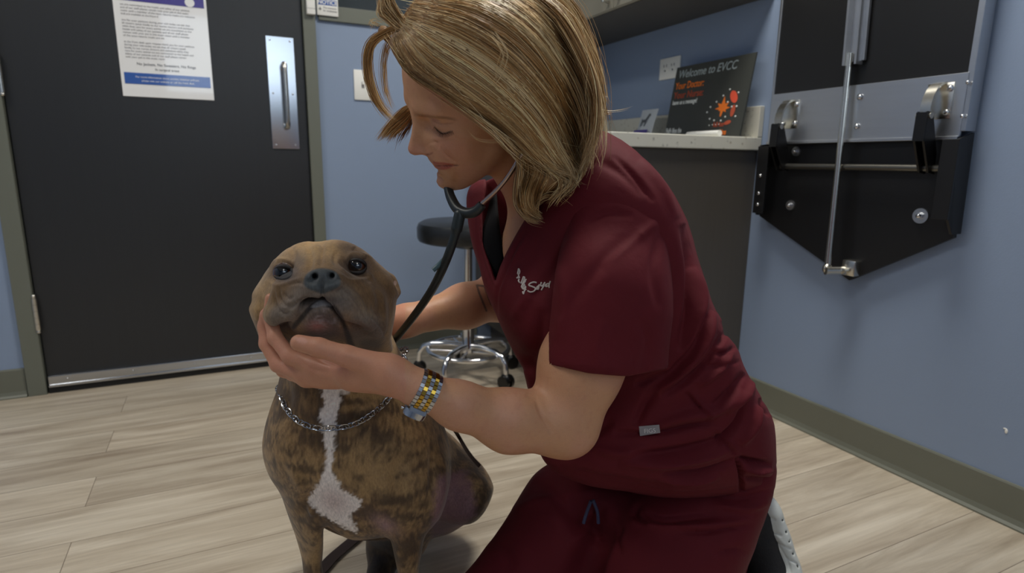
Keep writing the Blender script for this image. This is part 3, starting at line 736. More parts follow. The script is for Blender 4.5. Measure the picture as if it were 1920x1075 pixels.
# ---------------------------------------------------------------- smooth solid modelling (distance field -> mesh), camera axes, metres
def smin(a, b, k):
    h = np.maximum(k - np.abs(a - b), 0.0) / k
    return np.minimum(a, b) - h * h * k * 0.25
def smax(a, b, k): return -smin(-a, -b, k)
class Field:
    def __init__(s, lo, hi, h):
        s.h = h; s.lo = np.array(lo, float)
        s.n = np.ceil((np.array(hi) - s.lo) / h).astype(int) + 1
        s.d = np.full(tuple(s.n), 0.5, np.float32)
    def grid(s, lo, hi):
        a = np.clip(np.floor((np.array(lo) - s.lo) / s.h).astype(int), 0, s.n); b = np.clip(np.ceil((np.array(hi) - s.lo) / s.h).astype(int) + 1, 0, s.n)
        sl = tuple(slice(int(a[i]), int(b[i])) for i in range(3))
        ax = [(s.lo[i] + s.h * np.arange(a[i], b[i])).astype(np.float32) for i in range(3)]
        return sl, ax[0][:, None, None], ax[1][None, :, None], ax[2][None, None, :]
    def op(s, prim, k=0.01, mode='add', m=0.0):
        fn, lo, hi = prim
        e = k + 2 * s.h + m
        sl, X, Y, Z = s.grid(np.array(lo) - e, np.array(hi) + e)
        D = s.d[sl]
        if D.size == 0: return s
        v = fn(X, Y, Z).astype(np.float32)
        if mode == 'add': s.d[sl] = smin(D, v, k)
        elif mode == 'sub': s.d[sl] = smax(D, -v, k)
        elif mode == 'and': s.d[...] = smax(s.d, v if v.shape == s.d.shape else 0.5, k)
        return s
    def add(s, prim, k=0.01): return s.op(prim, k)
    def sub(s, prim, k=0.006): return s.op(prim, k, 'sub')
    def cut(s, fn, k=0.01):
        """keep only where fn < 0 (smooth)"""
        sl, X, Y, Z = s.grid(s.lo, s.lo + s.h * s.n)
        s.d = smax(s.d, fn(X, Y, Z).astype(np.float32), k); return s
    def mesh(s):
        d = s.d; h = s.h; n = s.n
        S = d < 0
        c = S[:-1, :-1, :-1]
        anyv = c.copy(); allv = c.copy()
        offs = [(i, j, k) for i in (0, 1) for j in (0, 1) for k in (0, 1)]
        for (i, j, k) in offs[1:]:
            q = S[i:n[0] - 1 + i, j:n[1] - 1 + j, k:n[2] - 1 + k]; anyv |= q; allv &= q
        act = anyv & ~allv
        I = np.argwhere(act)
        ids = np.full(act.shape, -1, np.int32); ids[I[:, 0], I[:, 1], I[:, 2]] = np.arange(len(I), dtype=np.int32)
        cor = {o: d[I[:, 0] + o[0], I[:, 1] + o[1], I[:, 2] + o[2]] for o in offs}
        acc = np.zeros((len(I), 3)); cnt = np.zeros(len(I))
        for o in offs:
            for ax in range(3):
                if o[ax] == 0:
                    p = list(o); p[ax] = 1; p = tuple(p)
                    a, b = cor[o], cor[p]
                    mk = (a < 0) != (b < 0)
                    t = np.where(mk, a / np.where(mk, a - b, 1), 0)
                    pos = np.tile(np.array(o, float), (len(I), 1)); pos[:, ax] = t
                    acc[mk] += pos[mk]; cnt[mk] += 1
        V = s.lo + (I + acc / cnt[:, None]) * h
        F = []
        for ax in range(3):
            A = [slice(1, -1)] * 3; A[ax] = slice(0, n[ax] - 1)
            B = list(A); B[ax] = slice(1, n[ax])
            sa, sb = S[tuple(A)], S[tuple(B)]
            E = np.argwhere(sa != sb)
            base = E.copy(); u, w = (ax + 1) % 3, (ax + 2) % 3
            base[:, u] += 1; base[:, w] += 1
            flip = sa[E[:, 0], E[:, 1], E[:, 2]]
            qd = []
            for du, dw in ((0, 0), (-1, 0), (-1, -1), (0, -1)):
                p = base.copy(); p[:, u] += du; p[:, w] += dw
                qd.append(ids[p[:, 0], p[:, 1], p[:, 2]])
            Q = np.stack(qd, 1)
            Q[~flip] = Q[~flip][:, ::-1]
            F.append(Q)
        F = np.concatenate(F); F = F[(F >= 0).all(1)]
        return V, F

def bb(*p):
    p = np.array(p); return p.min(0), p.max(0)
def cap(a, b, ra, rb=None, sq=None):
    """round cone from a to b; sq = (direction, factor) flattens its section"""
    a, b = np.array(a, float), np.array(b, float); rb = ra if rb is None else rb
    ba = b - a; L2 = float(ba @ ba) + 1e-12
    if sq is not None:
        nn = np.array(sq[0], float); nn /= np.linalg.norm(nn); sf = 1.0 / sq[1] - 1.0; sc = min(1.0, sq[1])
    def fn(X, Y, Z):
        x, y, z = X - a[0], Y - a[1], Z - a[2]
        t = np.clip((x * ba[0] + y * ba[1] + z * ba[2]) / L2, 0, 1)
        x = x - t * ba[0]; y = y - t * ba[1]; z = z - t * ba[2]
        if sq is not None:
            q = (x * nn[0] + y * nn[1] + z * nn[2]) * sf
            x = x + nn[0] * q; y = y + nn[1] * q; z = z + nn[2] * q
            return (np.sqrt(x * x + y * y + z * z) - (ra + (rb - ra) * t)) * sc
        return np.sqrt(x * x + y * y + z * z) - (ra + (rb - ra) * t)
    r = max(ra, rb) * (max(1.0, sq[1]) if sq is not None else 1)
    lo, hi = bb(a, b); return fn, lo - r, hi + r
def ell(c, r, ax=None):
    c = np.array(c, float); r = np.array(r, float)
    M = np.eye(3) if ax is None else np.array(ax, float)
    def fn(X, Y, Z):
        x, y, z = X - c[0], Y - c[1], Z - c[2]
        u = x * M[0, 0] + y * M[0, 1] + z * M[0, 2]; v = x * M[1, 0] + y * M[1, 1] + z * M[1, 2]; w = x * M[2, 0] + y * M[2, 1] + z * M[2, 2]
        k0 = np.sqrt((u / r[0]) ** 2 + (v / r[1]) ** 2 + (w / r[2]) ** 2)
        k1 = np.sqrt((u / r[0] ** 2) ** 2 + (v / r[1] ** 2) ** 2 + (w / r[2] ** 2) ** 2) + 1e-9
        return k0 * (k0 - 1.0) / k1
    e = np.sqrt((M.T ** 2) @ (r ** 2)); return fn, c - e, c + e
def chain(F_, pts, rs, k=0.01, sq=None):
    for i in range(len(pts) - 1): F_.add(cap(pts[i], pts[i + 1], rs[i], rs[i + 1], sq), k)
def rotm(yaw=0, pitch=0, roll=0):
    y, p, r = map(math.radians, (yaw, pitch, roll))
    Ry = np.array([[math.cos(y), 0, math.sin(y)], [0, 1, 0], [-math.sin(y), 0, math.cos(y)]])
    Rx = np.array([[1, 0, 0], [0, math.cos(p), -math.sin(p)], [0, math.sin(p), math.cos(p)]])
    Rz = np.array([[math.cos(r), -math.sin(r), 0], [math.sin(r), math.cos(r), 0], [0, 0, 1]])
    return (Ry @ Rx @ Rz).T

# outlines measured in the photograph's pixels -> signed distance, used to trim solids and to place markings
def smooth_poly(P, it=2):
    P = np.array(P, float)
    for _ in range(it):
        Q = np.roll(P, -1, 0); P = np.stack([0.75 * P + 0.25 * Q, 0.25 * P + 0.75 * Q], 1).reshape(-1, 2)
    return P
class Outline:
    def __init__(s, P, it=2, step=2.0, pad=160):
        P = smooth_poly(P, it) if it else np.array(P, float)
        s.step = step; s.lo = P.min(0) - pad; n = np.ceil((P.max(0) + pad - s.lo) / step).astype(int) + 1
        x = s.lo[0] + step * np.arange(n[0]); y = s.lo[1] + step * np.arange(n[1])
        X, Y = np.meshgrid(x, y, indexing='ij'); D = np.full(X.shape, 1e9); ins = np.zeros(X.shape, bool)
        Q = np.roll(P, -1, 0)
        for (ax, ay), (bx, by) in zip(P, Q):
            dx, dy = bx - ax, by - ay; L = dx * dx + dy * dy + 1e-9
            t = np.clip(((X - ax) * dx + (Y - ay) * dy) / L, 0, 1)
            D = np.minimum(D, (X - ax - t * dx) ** 2 + (Y - ay - t * dy) ** 2)
            c = (ay > Y) != (by > Y)
            if abs(dy) > 1e-9: ins ^= c & (X < dx * (Y - ay) / dy + ax)
        D = np.sqrt(D); s.D = np.where(ins, -D, D).astype(np.float32); s.n = n
    def __call__(s, px, py):
        u = np.clip((px - s.lo[0]) / s.step, 0, s.n[0] - 1.001); v = np.clip((py - s.lo[1]) / s.step, 0, s.n[1] - 1.001)
        i = u.astype(np.int32); j = v.astype(np.int32); fu = u - i; fv = v - j; D = s.D
        return (D[i, j] * (1 - fu) + D[i + 1, j] * fu) * (1 - fv) + (D[i, j + 1] * (1 - fu) + D[i + 1, j + 1] * fu) * fv
    def cone(s):
        def fn(X, Y, Z):
            zz = np.maximum(Z, 0.2) + 0 * X + 0 * Y
            return s(X / zz * FP + CX, Y / zz * FP + CY) * zz / FP
        return fn
def project(V): return V[:, 0] / V[:, 2] * FP + CX, V[:, 1] / V[:, 2] * FP + CY
def vnormals(V, F):
    a, b, c, d = (V[F[:, i]] for i in range(4))
    fnm = np.cross(c - a, d - b); Nn = np.zeros_like(V)
    for i in range(4):
        for j in range(3): Nn[:, j] += np.bincount(F[:, i], fnm[:, j], len(V))
    return Nn / (np.linalg.norm(Nn, axis=1, keepdims=True) + 1e-12)
def facing(V, Nn): return -(Nn * V).sum(1) / np.linalg.norm(V, axis=1)
def seg_dist(px, py, P):
    """distance to a polyline and position along it (0..1)"""
    P = np.array(P, float); best = np.full(len(px), 1e9); tt = np.zeros(len(px)); n = len(P) - 1
    for i in range(n):
        ax, ay = P[i, :2]; bx, by = P[i + 1, :2]; dx, dy = bx - ax, by - ay
        t = np.clip(((px - ax) * dx + (py - ay) * dy) / (dx * dx + dy * dy + 1e-9), 0, 1)
        d = np.hypot(px - ax - t * dx, py - ay - t * dy); m = d < best
        best[m] = d[m]; tt[m] = ((i + t) / n)[m]
    return best, tt
def spline(P, n=8):
    """Catmull-Rom through the points"""
    P = np.array(P, float); Q = np.vstack([2 * P[0] - P[1], P, 2 * P[-1] - P[-2]]); out = []
    for i in range(1, len(Q) - 2):
        for t in np.arange(n) / n:
            out.append(0.5 * ((2 * Q[i]) + (-Q[i - 1] + Q[i + 1]) * t + (2 * Q[i - 1] - 5 * Q[i] + 4 * Q[i + 1] - Q[i + 2]) * t * t + (-Q[i - 1] + 3 * Q[i] - 3 * Q[i + 1] + Q[i + 2]) * t ** 3))
    out.append(P[-1]); return np.array(out)
def sculpt(V, Nn, strokes, fade=True, zr=None):
    """folds and wrinkles: each stroke = (points, width, height in mm[, lopsidedness])"""
    px, py = project(V); fc = np.clip(facing(V, Nn) * 4 + .6, 0, 1); disp = np.zeros(len(V))
    if zr is not None: fc = fc * ((V[:, 2] > zr[0]) & (V[:, 2] < zr[1]))
    for st in strokes:
        P = spline(st[0], 5); w = st[1]
        m = (px > P[:, 0].min() - 3 * w) & (px < P[:, 0].max() + 3 * w) & (py > P[:, 1].min() - 3 * w) & (py < P[:, 1].max() + 3 * w)
        if not m.any(): continue
        d, t = seg_dist(px[m], py[m], P)
        e = np.sin(np.pi * np.clip(t, 0.0, 1.0)) ** .6 if fade else 1.0
        prof = np.exp(-(d / w) ** 2)
        if len(st) > 3:          # a ridge beside a groove
            disp[m] += prof * e * st[2] * .001 * fc[m] - np.exp(-((d - 1.6 * w) / (1.2 * w)) ** 2) * e * st[2] * .001 * st[3] * fc[m]
        else: disp[m] += prof * e * st[2] * .001 * fc[m]
    return V + Nn * disp[:, None]
def vnoise(P, seed=0):
    """smooth value noise, -1..1"""
    r = np.random.RandomState(seed).rand(24, 24, 24) * 2 - 1
    i = np.floor(P).astype(int); f = P - i; f = f * f * (3 - 2 * f); out = 0
    for a in (0, 1):
        for b in (0, 1):
            for c in (0, 1):
                w = (f[:, 0] if a else 1 - f[:, 0]) * (f[:, 1] if b else 1 - f[:, 1]) * (f[:, 2] if c else 1 - f[:, 2])
                out = out + w * r[(i[:, 0] + a) % 24, (i[:, 1] + b) % 24, (i[:, 2] + c) % 24]
    return out
def sstep(a, b, x):
    t = np.clip((x - a) / (b - a), 0, 1); return t * t * (3 - 2 * t)
def blob(px, py, x, y, rx, ry, rot=0.0):
    c, s_ = math.cos(math.radians(rot)), math.sin(math.radians(rot)); dx, dy = px - x, py - y
    u = (dx * c + dy * s_) / rx; v = (-dx * s_ + dy * c) / ry
    return np.exp(-(u * u + v * v))
def mixc(C, col, w): return C * (1 - w[:, None]) + np.array(col[:3])[None] * w[:, None]
def attr_mat(name, rough=0.5, spec=0.5, sss=0.0, bump=0.0, bscale=300, extra=None, sheen=0.0, stretch=(1, 1, 1), varn=0.0):
    m = bpy.data.materials.new(name); nt, ns, lk, p = nodes_of(m)
    at = N(nt, 'ShaderNodeAttribute', attribute_name='Col')
    tc = N(nt, 'ShaderNodeTexCoord'); mp = N(nt, 'ShaderNodeMapping'); mp.inputs['Scale'].default_value = stretch
    lk.new(tc.outputs['Object'], mp.inputs[0])
    nz = N(nt, 'ShaderNodeTexNoise'); nz.inputs['Scale'].default_value = bscale; nz.inputs['Detail'].default_value = 4; lk.new(mp.outputs[0], nz.inputs['Vector'])
    rr = N(nt, 'ShaderNodeMapRange'); rr.inputs[1].default_value = .25; rr.inputs[2].default_value = .75; rr.inputs[3].default_value = 1 - varn; rr.inputs[4].default_value = 1 + varn
    lk.new(nz.outputs['Fac'], rr.inputs[0])
    mx = N(nt, 'ShaderNodeMix', data_type='RGBA', blend_type='MULTIPLY'); mx.inputs[0].default_value = 1
    lk.new(at.outputs['Color'], mx.inputs[6]); lk.new(rr.outputs[0], mx.inputs[7]); lk.new(mx.outputs[2], p.inputs['Base Color'])
    p.inputs['Roughness'].default_value = rough; p.inputs['Specular IOR Level'].default_value = spec; p.inputs['Sheen Weight'].default_value = sheen
    if sss:
        p.inputs['Subsurface Weight'].default_value = sss; p.inputs['Subsurface Scale'].default_value = 0.005; p.inputs['Subsurface Radius'].default_value = (1, .32, .18)
    if bump:
        bp = N(nt, 'ShaderNodeBump'); bp.inputs['Strength'].default_value = bump; bp.inputs['Distance'].default_value = 0.001
        lk.new(nz.outputs['Fac'], bp.inputs['Height']); lk.new(bp.outputs[0], p.inputs['Normal'])
    return m
def bvh_of(V, F): return BVHTree.FromPolygons([tuple(v) for v in V], [tuple(int(i) for i in f) for f in F])
def hit(bvh, x, y, default=None):
    """depth of the surface seen at photograph position (x, y)"""
    d = Vector(((x - CX) / FP, (y - CY) / FP, 1.0)).normalized()
    loc, nrm, idx, dist = bvh.ray_cast(Vector((0, 0, 0)), d)
    return default if loc is None else loc.z
# ---------------------------------------------------------------- the dog
GROUND = lambda x, y: None
def floor_depth_y(d):            # picture row of the floor at camera depth d, for x near the middle
    return 537.5 + 1125 * ((CAM_H / d - 0.20215) / 0.97928)
DOG = Field((-.46, -.12, .60), (.10, .80, 1.42), .003)
HP = 1 / FP
# trunk: chest, barrel, croup, thighs
DOG.add(ell(c3(655, 860, 1.00), (.150, .150, .125), rotm(0, 0, -6)), .02)
DOG.add(ell(c3(640, 780, .97), (.125, .11, .105)), .05)
DOG.add(ell(c3(575, 850, .97), (.068, .105, .085)), .04)
DOG.add(ell(c3(742, 860, .96), (.068, .115, .085)), .04)
DOG.add(cap(c3(690, 850, 1.06), c3(770, 900, 1.24), .135, .120), .06)
DOG.add(ell(c3(790, 930, 1.24), (.115, .13, .11)), .05)
# neck
DOG.add(cap(c3(625, 610, .93), c3(640, 770, .98), .098, .128), .06)
DOG.add(cap(c3(700, 640, .95), c3(760, 800, 1.02), .05, .06), .05)
DOG.add(cap(c3(585, 690, .905), c3(600, 790, .90), .022, .03), .04)
DOG.add(cap(c3(652, 700, .905), c3(668, 800, .90), .018, .03), .03)
# near-side (picture right) hind leg: thigh, stifle, hock, foot
DOG.add(cap(c3(870, 900, 1.25), c3(885, 940, 1.12), .085, .062), .04)
DOG.add(cap(c3(760, 990, 1.20), c3(720, 1030, 1.21), .045, .032), .03)
DOG.add(cap(c3(722, 1030, 1.21), c3(708, 1105, 1.135), .028, .026), .02)
DOG.add(ell(c3(706, 1122, 1.105), (.034, .022, .040)), .015)
# front legs down to the paws on the floor
yf = lambda d: floor_depth_y(d)
DOG.add(cap(c3(567, 900, .97), c3(578, 1010, .975), .058, .036), .05)
DOG.add(cap(c3(578, 1010, .975), c3(584, 1110, .965), .0335, .027), .02)
DOG.add(cap(c3(584, 1110, .965), c3(582, yf(.955) - 34, .955), .027, .026), .015)
DOG.add(ell(c3(580, yf(.925) - 22, .925), (.040, .026, .052)), .02)
DOG.add(cap(c3(762, 910, .955), c3(764, 1030, .955), .056, .036), .05)
DOG.add(cap(c3(764, 1030, .955), c3(768, 1120, .945), .0335, .028), .02)
DOG.add(cap(c3(768, 1120, .945), c3(770, yf(.935) - 36, .935), .028, .027), .015)
DOG.add(ell(c3(771, yf(.905) - 22, .905), (.041, .027, .054)), .02)
for (bx, dd) in ((580, .925), (771, .905)):
    for k in (-1.5, -.5, .5, 1.5):
        DOG.add(ell(c3(bx + k * 23, yf(dd - .035) - 16, dd - .040 + .006 * abs(k)), (.0115, .016, .020)), .006)
for k in (-1, 0, 1): DOG.add(ell(c3(706 + k * 18, 1136, 1.070 + .004 * abs(k)), (.011, .014, .02)), .006)
body_out = Outline([(545, 560), (524, 671), (519, 728), (506, 761), (493, 801), (485, 838), (490, 870), (503, 897), (526, 926), (535, 956), (547, 996), (557, 1033), (560, 1075), (562, 1130), (545, 1240),
                    (545, 1330), (830, 1330), (815, 1200), (798, 1110), (796, 1075), (800, 1040), (806, 1012), (822, 1008), (845, 1004), (870, 994), (894, 984), (912, 960), (934, 919), (925, 900), (903, 869), (876, 845), (856, 805),
                    (820, 760), (775, 700), (755, 660), (735, 625), (720, 560)], 2)
DOG.cut(body_out.cone(), .05)
gap = Outline([(606, 1003), (607, 985), (624, 994), (646, 1009), (668, 1015), (700, 1011), (731, 1007), (737, 1030), (745, 1075), (748, 1180), (640, 1180), (606, 1075)], 1)
# clear the space between the two front legs only in front of the belly
sl_, X_g, Y_g, Z_g = DOG.grid(DOG.lo, DOG.lo + DOG.h * DOG.n)
gz = 1.045
DOG.d = smax(DOG.d, np.minimum(-gap.cone()(X_g, Y_g, Z_g), gz - Z_g + 0 * X_g + 0 * Y_g).astype(np.float32) * -1 * -1, .02)

# head, modelled finer
HD = Field((-.40, -.13, .62), (-.11, .17, 1.00), .0019)
HD.add(ell(c3(612, 552, .875), (.101, .088, .095)), .01)
HD.add(ell(c3(606, 600, .885), (.102, .078, .09)), .04)
HD.add(ell(c3(700, 575, .865), (.040, .062, .06)), .03)          # cheeks
HD.add(ell(c3(515, 590, .865), (.036, .062, .06)), .03)
HD.add(ell(c3(556, 480, .845), (.034, .026, .04)), .03)          # brow domes
HD.add(ell(c3(656, 474, .845), (.036, .028, .04)), .03)
HD.sub(cap(c3(606, 450, .79), c3(602, 500, .785), .006), .022)   # forehead furrow
HD.add(cap(c3(604, 500, .80), c3(603, 540, .755), .030, .036), .025)   # short muzzle
HD.add(ell(c3(603, 560, .785), (.060, .036, .045)), .03)
# eye sockets
EYES = [(531.5, 512, .802), (669, 500, .798)]
for ex, ey, ed in EYES:
    HD.sub(ell(c3(ex, ey, ed - .024), (.017, .012, .019)), .014)
    HD.add(cap(c3(ex - 20, ey - 15, ed - .0), c3(ex + 17, ey - 19, ed + .0), .006, .006), .012)  # brow shelf
    HD.add(cap(c3(ex - 20, ey + 17, ed + .004), c3(ex + 18, ey + 19, ed + .001), .006, .006), .012)
# folds beside the nose and the hanging flews
HD.add(cap(c3(588, 533, .748), c3(543, 545, .758), .017, .0185), .010)
HD.add(cap(c3(543, 545, .758), c3(524, 588, .764), .0175, .0195), .010)
HD.add(cap(c3(598, 548, .738), c3(560, 575, .750), .015, .016), .010)
HD.add(cap(c3(560, 575, .746), c3(523, 599, .758), .016, .0185), .008)
HD.add(cap(c3(617, 545, .738), c3(650, 572, .752), .018, .021), .012)
HD.add(cap(c3(625, 535, .752), c3(668, 562, .775), .018, .024), .014)
HD.add(cap(c3(650, 572, .748), c3(676, 612, .757), .021, .022), .009)
HD.add(cap(c3(676, 612, .755), c3(700, 641, .762), .0225, .0200), .007)
HD.add(cap(c3(690, 570, .80), c3(712, 635, .80), .022, .016), .02)
# mouth cavity and lower jaw
HD.sub(cap(c3(600, 578, .742), c3(606, 630, .752), .024, .030), .006)
HD.sub(cap(c3(552, 605, .765), c3(540, 632, .778), .014, .014), .008)
HD.sub(cap(c3(655, 612, .758), c3(662, 645, .775), .012, .014), .008)
HD.add(cap(c3(604, 585, .758), c3(604, 618, .766), .026, .036), .008)
HD.add(cap(c3(583, 612, .772), c3(636, 616, .768), .026, .028), .010)
HD.add(cap(c3(586, 577, .7440), c3(619, 575, .7420), .0062, .0064), .010)
HD.add(cap(c3(620, 640, .80), c3(600, 660, .84), .045, .05), .03)
# nose leather
HD.add(ell(c3(603, 522, .731), (.0205, .0130, .016)), .008)
HD.add(ell(c3(581, 528, .733), (.0105, .0095, .012)), .006)
HD.add(ell(c3(625.5, 527, .732), (.0105, .0095, .012)), .006)
HD.sub(cap(c3(591.5, 519, .710), c3(589, 518, .735), .0048, .003), .003)
HD.sub(cap(c3(620, 518, .709), c3(623, 517, .735), .0048, .003), .003)
HD.sub(cap(c3(590, 523, .714), c3(581, 527, .718), .0028, .0014), .003)
HD.sub(cap(c3(622, 522, .713), c3(631, 526, .717), .0028, .0014), .003)
HD.add(cap(c3(572, 535, .722), c3(596, 541, .720), .0045, .005), .004)
HD.add(cap(c3(612, 541, .720), c3(636, 533, .722), .005, .0045), .004)
HD.sub(cap(c3(578, 527, .718), c3(590, 530, .716), .0016), .0025)
HD.sub(cap(c3(622, 530, .716), c3(634, 527, .718), .0016), .0025)
HD.sub(cap(c3(604, 512, .713), c3(606, 562, .722), .0014, .0018), .004)
# folded ears
HD.add(cap(c3(735, 520, .885), c3(752, 548, .875), .012, .009), .010)
HD.add(cap(c3(735, 512, .89), c3(745, 528, .90), .010, .008), .010)
HD.add(cap(c3(752, 548, .875), c3(744, 560, .868), .009, .006), .008)
HD.add(cap(c3(478, 552, .90), c3(474, 585, .892), .010, .009), .010)
HD.sub(ell(c3(741, 531, .862), (.006, .009, .010)), .006)
HD.add(cap(c3(615, 610, .90), c3(635, 700, .94), .092, .10), .04)
head_out = Outline([(574, 451), (592, 453), (607, 450), (625, 447), (647, 451), (672, 462), (693, 477), (712, 494), (730, 509), (743, 516), (751, 532), (756, 548), (751, 558), (744, 562), (742, 585), (738, 610), (733, 640), (760, 690), (790, 760), (500, 760), (522, 700), (527, 676), (503, 657), (486, 634), (478, 612), (468, 589), (465, 578), (472, 566), (471, 552), (477, 541), (487, 527), (499, 506), (515, 486), (532, 470), (552, 458)], 1)
HD.cut(head_out.cone(), .02)
# join: head field is kept apart as its own fine surface and blended over the neck
def meshes_join(parts):
    V = []; F = []; o = 0
    for v, f in parts: V.append(v); F.append(f + o); o += len(v)
    return np.concatenate(V), np.concatenate(F)
HD.cut(lambda X, Y, Z: (Y - c3(600, 668, .9)[1] - .35 * (Z - .9) + 0 * X), .02)
hv, hf = HD.mesh(); hn = vnormals(hv, hf)
head_strokes = [
    ([(513, 545), (518, 575), (530, 590), (546, 584)], 3.5, -2.6), ([(523, 536), (526, 562), (538, 575), (556, 566)], 3.2, -2.2), ([(532, 546), (540, 560), (552, 556)], 3.0, -1.8),
    ([(520, 585), (545, 578), (570, 560), (592, 549)], 3.2, -1.8), ([(540, 534), (560, 530), (574, 538)], 3, -1.6),
    ([(640, 535), (662, 553), (680, 580), (694, 612)], 4, -2.6), ([(652, 530), (680, 556), (697, 590), (708, 625)], 4, -2.0), ([(640, 550), (658, 572), (672, 600)], 3.5, -1.6),
    ([(575, 456), (584, 480), (580, 500), (566, 512)], 6, -2.4), ([(606, 452), (603, 478), (601, 500)], 5, -3.0), ([(632, 470), (628, 488), (640, 505)], 6, -1.8),
    ([(505, 500), (520, 488), (545, 490), (560, 505)], 4, 1.6), ([(645, 492), (660, 477), (690, 482), (705, 505)], 4, 1.8),
    ([(500, 525), (520, 536), (548, 528), (572, 520)], 4, 1.2), ([(636, 512), (655, 526), (685, 524), (702, 514)], 4, 1.4),
    ([(700, 530), (712, 560), (712, 600)], 8, -2.0), ([(495, 560), (488, 590), (492, 625)], 7, -1.8), ([(690, 578), (711, 606), (728, 640)], 4.5, -3.2), ([(668, 590), (690, 612), (708, 640)], 5, 1.2),
    ([(543, 462), (552, 475), (548, 490)], 6, -1.6), ([(665, 462), (668, 472)], 6, -1.2),
    ([(580, 590), (590, 602), (606, 598), (622, 603), (634, 592)], 3, -1.2),
]
hv = sculpt(hv, hn, [(p_[0], p_[1] * .9, p_[2] * 1.55) for p_ in head_strokes])
dv, df = DOG.mesh(); dn = vnormals(dv, df)
body_strokes = [
    ([(572, 880), (580, 930), (560, 980)], 12, -3.0), ([(760, 850), (742, 900), (752, 960)], 14, -3.0), ([(615, 740), (612, 830), (622, 900)], 10, -2.5),
    ([(660, 745), (668, 790), (690, 810)], 9, -3.0), ([(640, 740), (655, 775)], 6, 2.0), ([(810, 830), (812, 900), (805, 960)], 8, -3.5), ([(832, 850), (830, 920), (815, 980)], 7, 2.5), ([(528, 700), (540, 740), (535, 790)], 9, -2.5),
    ([(590, 735), (592, 775), (600, 800)], 5, -2.5), ([(700, 720), (712, 760), (735, 790)], 9, -2.5), ([(545, 860), (560, 900), (590, 930)], 12, 2.5), ([(690, 880), (720, 910), (735, 950)], 12, 2.2), ([(722, 975), (735, 990), (742, 1010)], 5, -3), ([(575, 950), (590, 968)], 5, 2.5),
]
dv = sculpt(dv, dn, [(b_[0], b_[1], b_[2] * 1.7) for b_ in body_strokes])
V_, F_ = meshes_join([(dv, df), (hv, hf)])
Nn_ = vnormals(V_, F_)
px, py = project(V_); nhead = len(dv)
# ---- coat colours
TAN = srgb(166, 134, 92); TAN2 = srgb(134, 104, 70); DRK = srgb(56, 44, 37); GRY = srgb(122, 110, 100); WHT = srgb(250, 238, 229); PNK = srgb(176, 140, 138); BLK = srgb(30, 28, 28)
wp = 14 * px[:, None] * 0
warp = np.stack([vnoise(V_ * 22 + 5, 3), vnoise(V_ * 22 + 15, 4), vnoise(V_ * 22 + 25, 5)], 1)
Q = V_ + warp * .012
n1 = vnoise(Q * np.array([38, 95, 40]) + 50, 1); n2 = vnoise(Q * np.array([240, 90, 150]) + 30, 2); n3 = vnoise(V_ * 15 + 9, 7); n4 = vnoise(Q * np.array([420, 150, 260]) + 10, 12)
brin = sstep(-.30, .55, n1 * .55 + n2 * .38 + n3 * .42 + n4 * .25 + .10)
C = np.tile(np.array(TAN[:3]), (len(V_), 1)); C = mixc(C, TAN2, sstep(-.4, .5, n3 + .4 * n4))
isb = np.arange(len(V_)) < nhead
hy = sstep(700, 620, py)      # head is paler with softer stripes
C = mixc(C, DRK, brin * (.74 - .50 * hy))
f_ = np.clip(facing(V_, Nn_) * 3 + .8, 0, 1) * (V_[:, 2] < 1.05)
wob = 3 * vnoise(V_ * 90 + 3, 5) + 4.5 * vnoise(V_ * 330 + 3, 6)
white = Outline([(582, 715), (597, 718), (612, 760), (600, 770), (602, 800), (612, 850), (608, 890), (596, 912), (580, 928), (578, 942), (600, 962), (630, 980), (668, 1004), (672, 992), (655, 968), (662, 962), (676, 950), (676, 936), (650, 925), (632, 905), (622, 880), (626, 850), (630, 810), (632, 780), (640, 750), (636, 735), (650, 740), (655, 722), (640, 712), (640, 690), (590, 690)], 1, pad=60)
C = mixc(C, WHT, sstep(3, -3, white(px, py) + wob) * f_ * (py > 690) * isb)
C = mixc(C, PNK, blob(px, py, 625, 940, 32, 22, 30) * .5 * f_ * isb)
C = mixc(C, PNK, np.clip(blob(px, py, 722, 985, 26, 14, 30) * .7, 0, 1) * isb)
pink = Outline([(818, 900), (840, 885), (870, 880), (885, 905), (890, 935), (896, 960), (870, 990), (820, 1010), (806, 1005), (812, 960)], 1, pad=60)
C = mixc(C, srgb(140, 104, 110), sstep(8, -8, pink(px, py) + wob) * .8 * isb)
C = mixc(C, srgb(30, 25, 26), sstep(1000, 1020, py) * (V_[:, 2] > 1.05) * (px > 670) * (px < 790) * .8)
# muzzle mask
mz = np.clip(1.25 * blob(px, py, 603, 560, 66, 42) + blob(px, py, 690, 625, 40, 42, 30) + .9 * blob(px, py, 525, 600, 32, 28) , 0, 1) * ~isb
C = mixc(C, GRY, sstep(.25, .8, mz) * .85 * f_)
C = mixc(C, srgb(66, 60, 58), sstep(.3, .9, blob(px, py, 604, 566, 52, 14) + blob(px, py, 695, 650, 34, 20) + .6 * blob(px, py, 520, 606, 30, 14)) * .7 * ~isb * f_)
C = mixc(C, srgb(98, 84, 80), sstep(.25, .8, blob(px, py, 604, 612, 46, 34)) * .9 * ~isb * f_)
C = mixc(C, srgb(178, 118, 114), blob(px, py, 594, 613, 17, 11) * .8 * ~isb * f_)
C = mixc(C, srgb(168, 152, 148), np.clip(vnoise(V_ * 300, 8) * 1.6, 0, 1) * blob(px, py, 604, 600, 36, 30) * .6 * ~isb)
for ex, ey, ed in EYES:
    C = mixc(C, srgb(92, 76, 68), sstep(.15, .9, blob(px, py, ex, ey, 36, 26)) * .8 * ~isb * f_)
    C = mixc(C, BLK, sstep(.42, .62, blob(px, py, ex, ey, 22, 17)) * .95 * ~isb * f_)
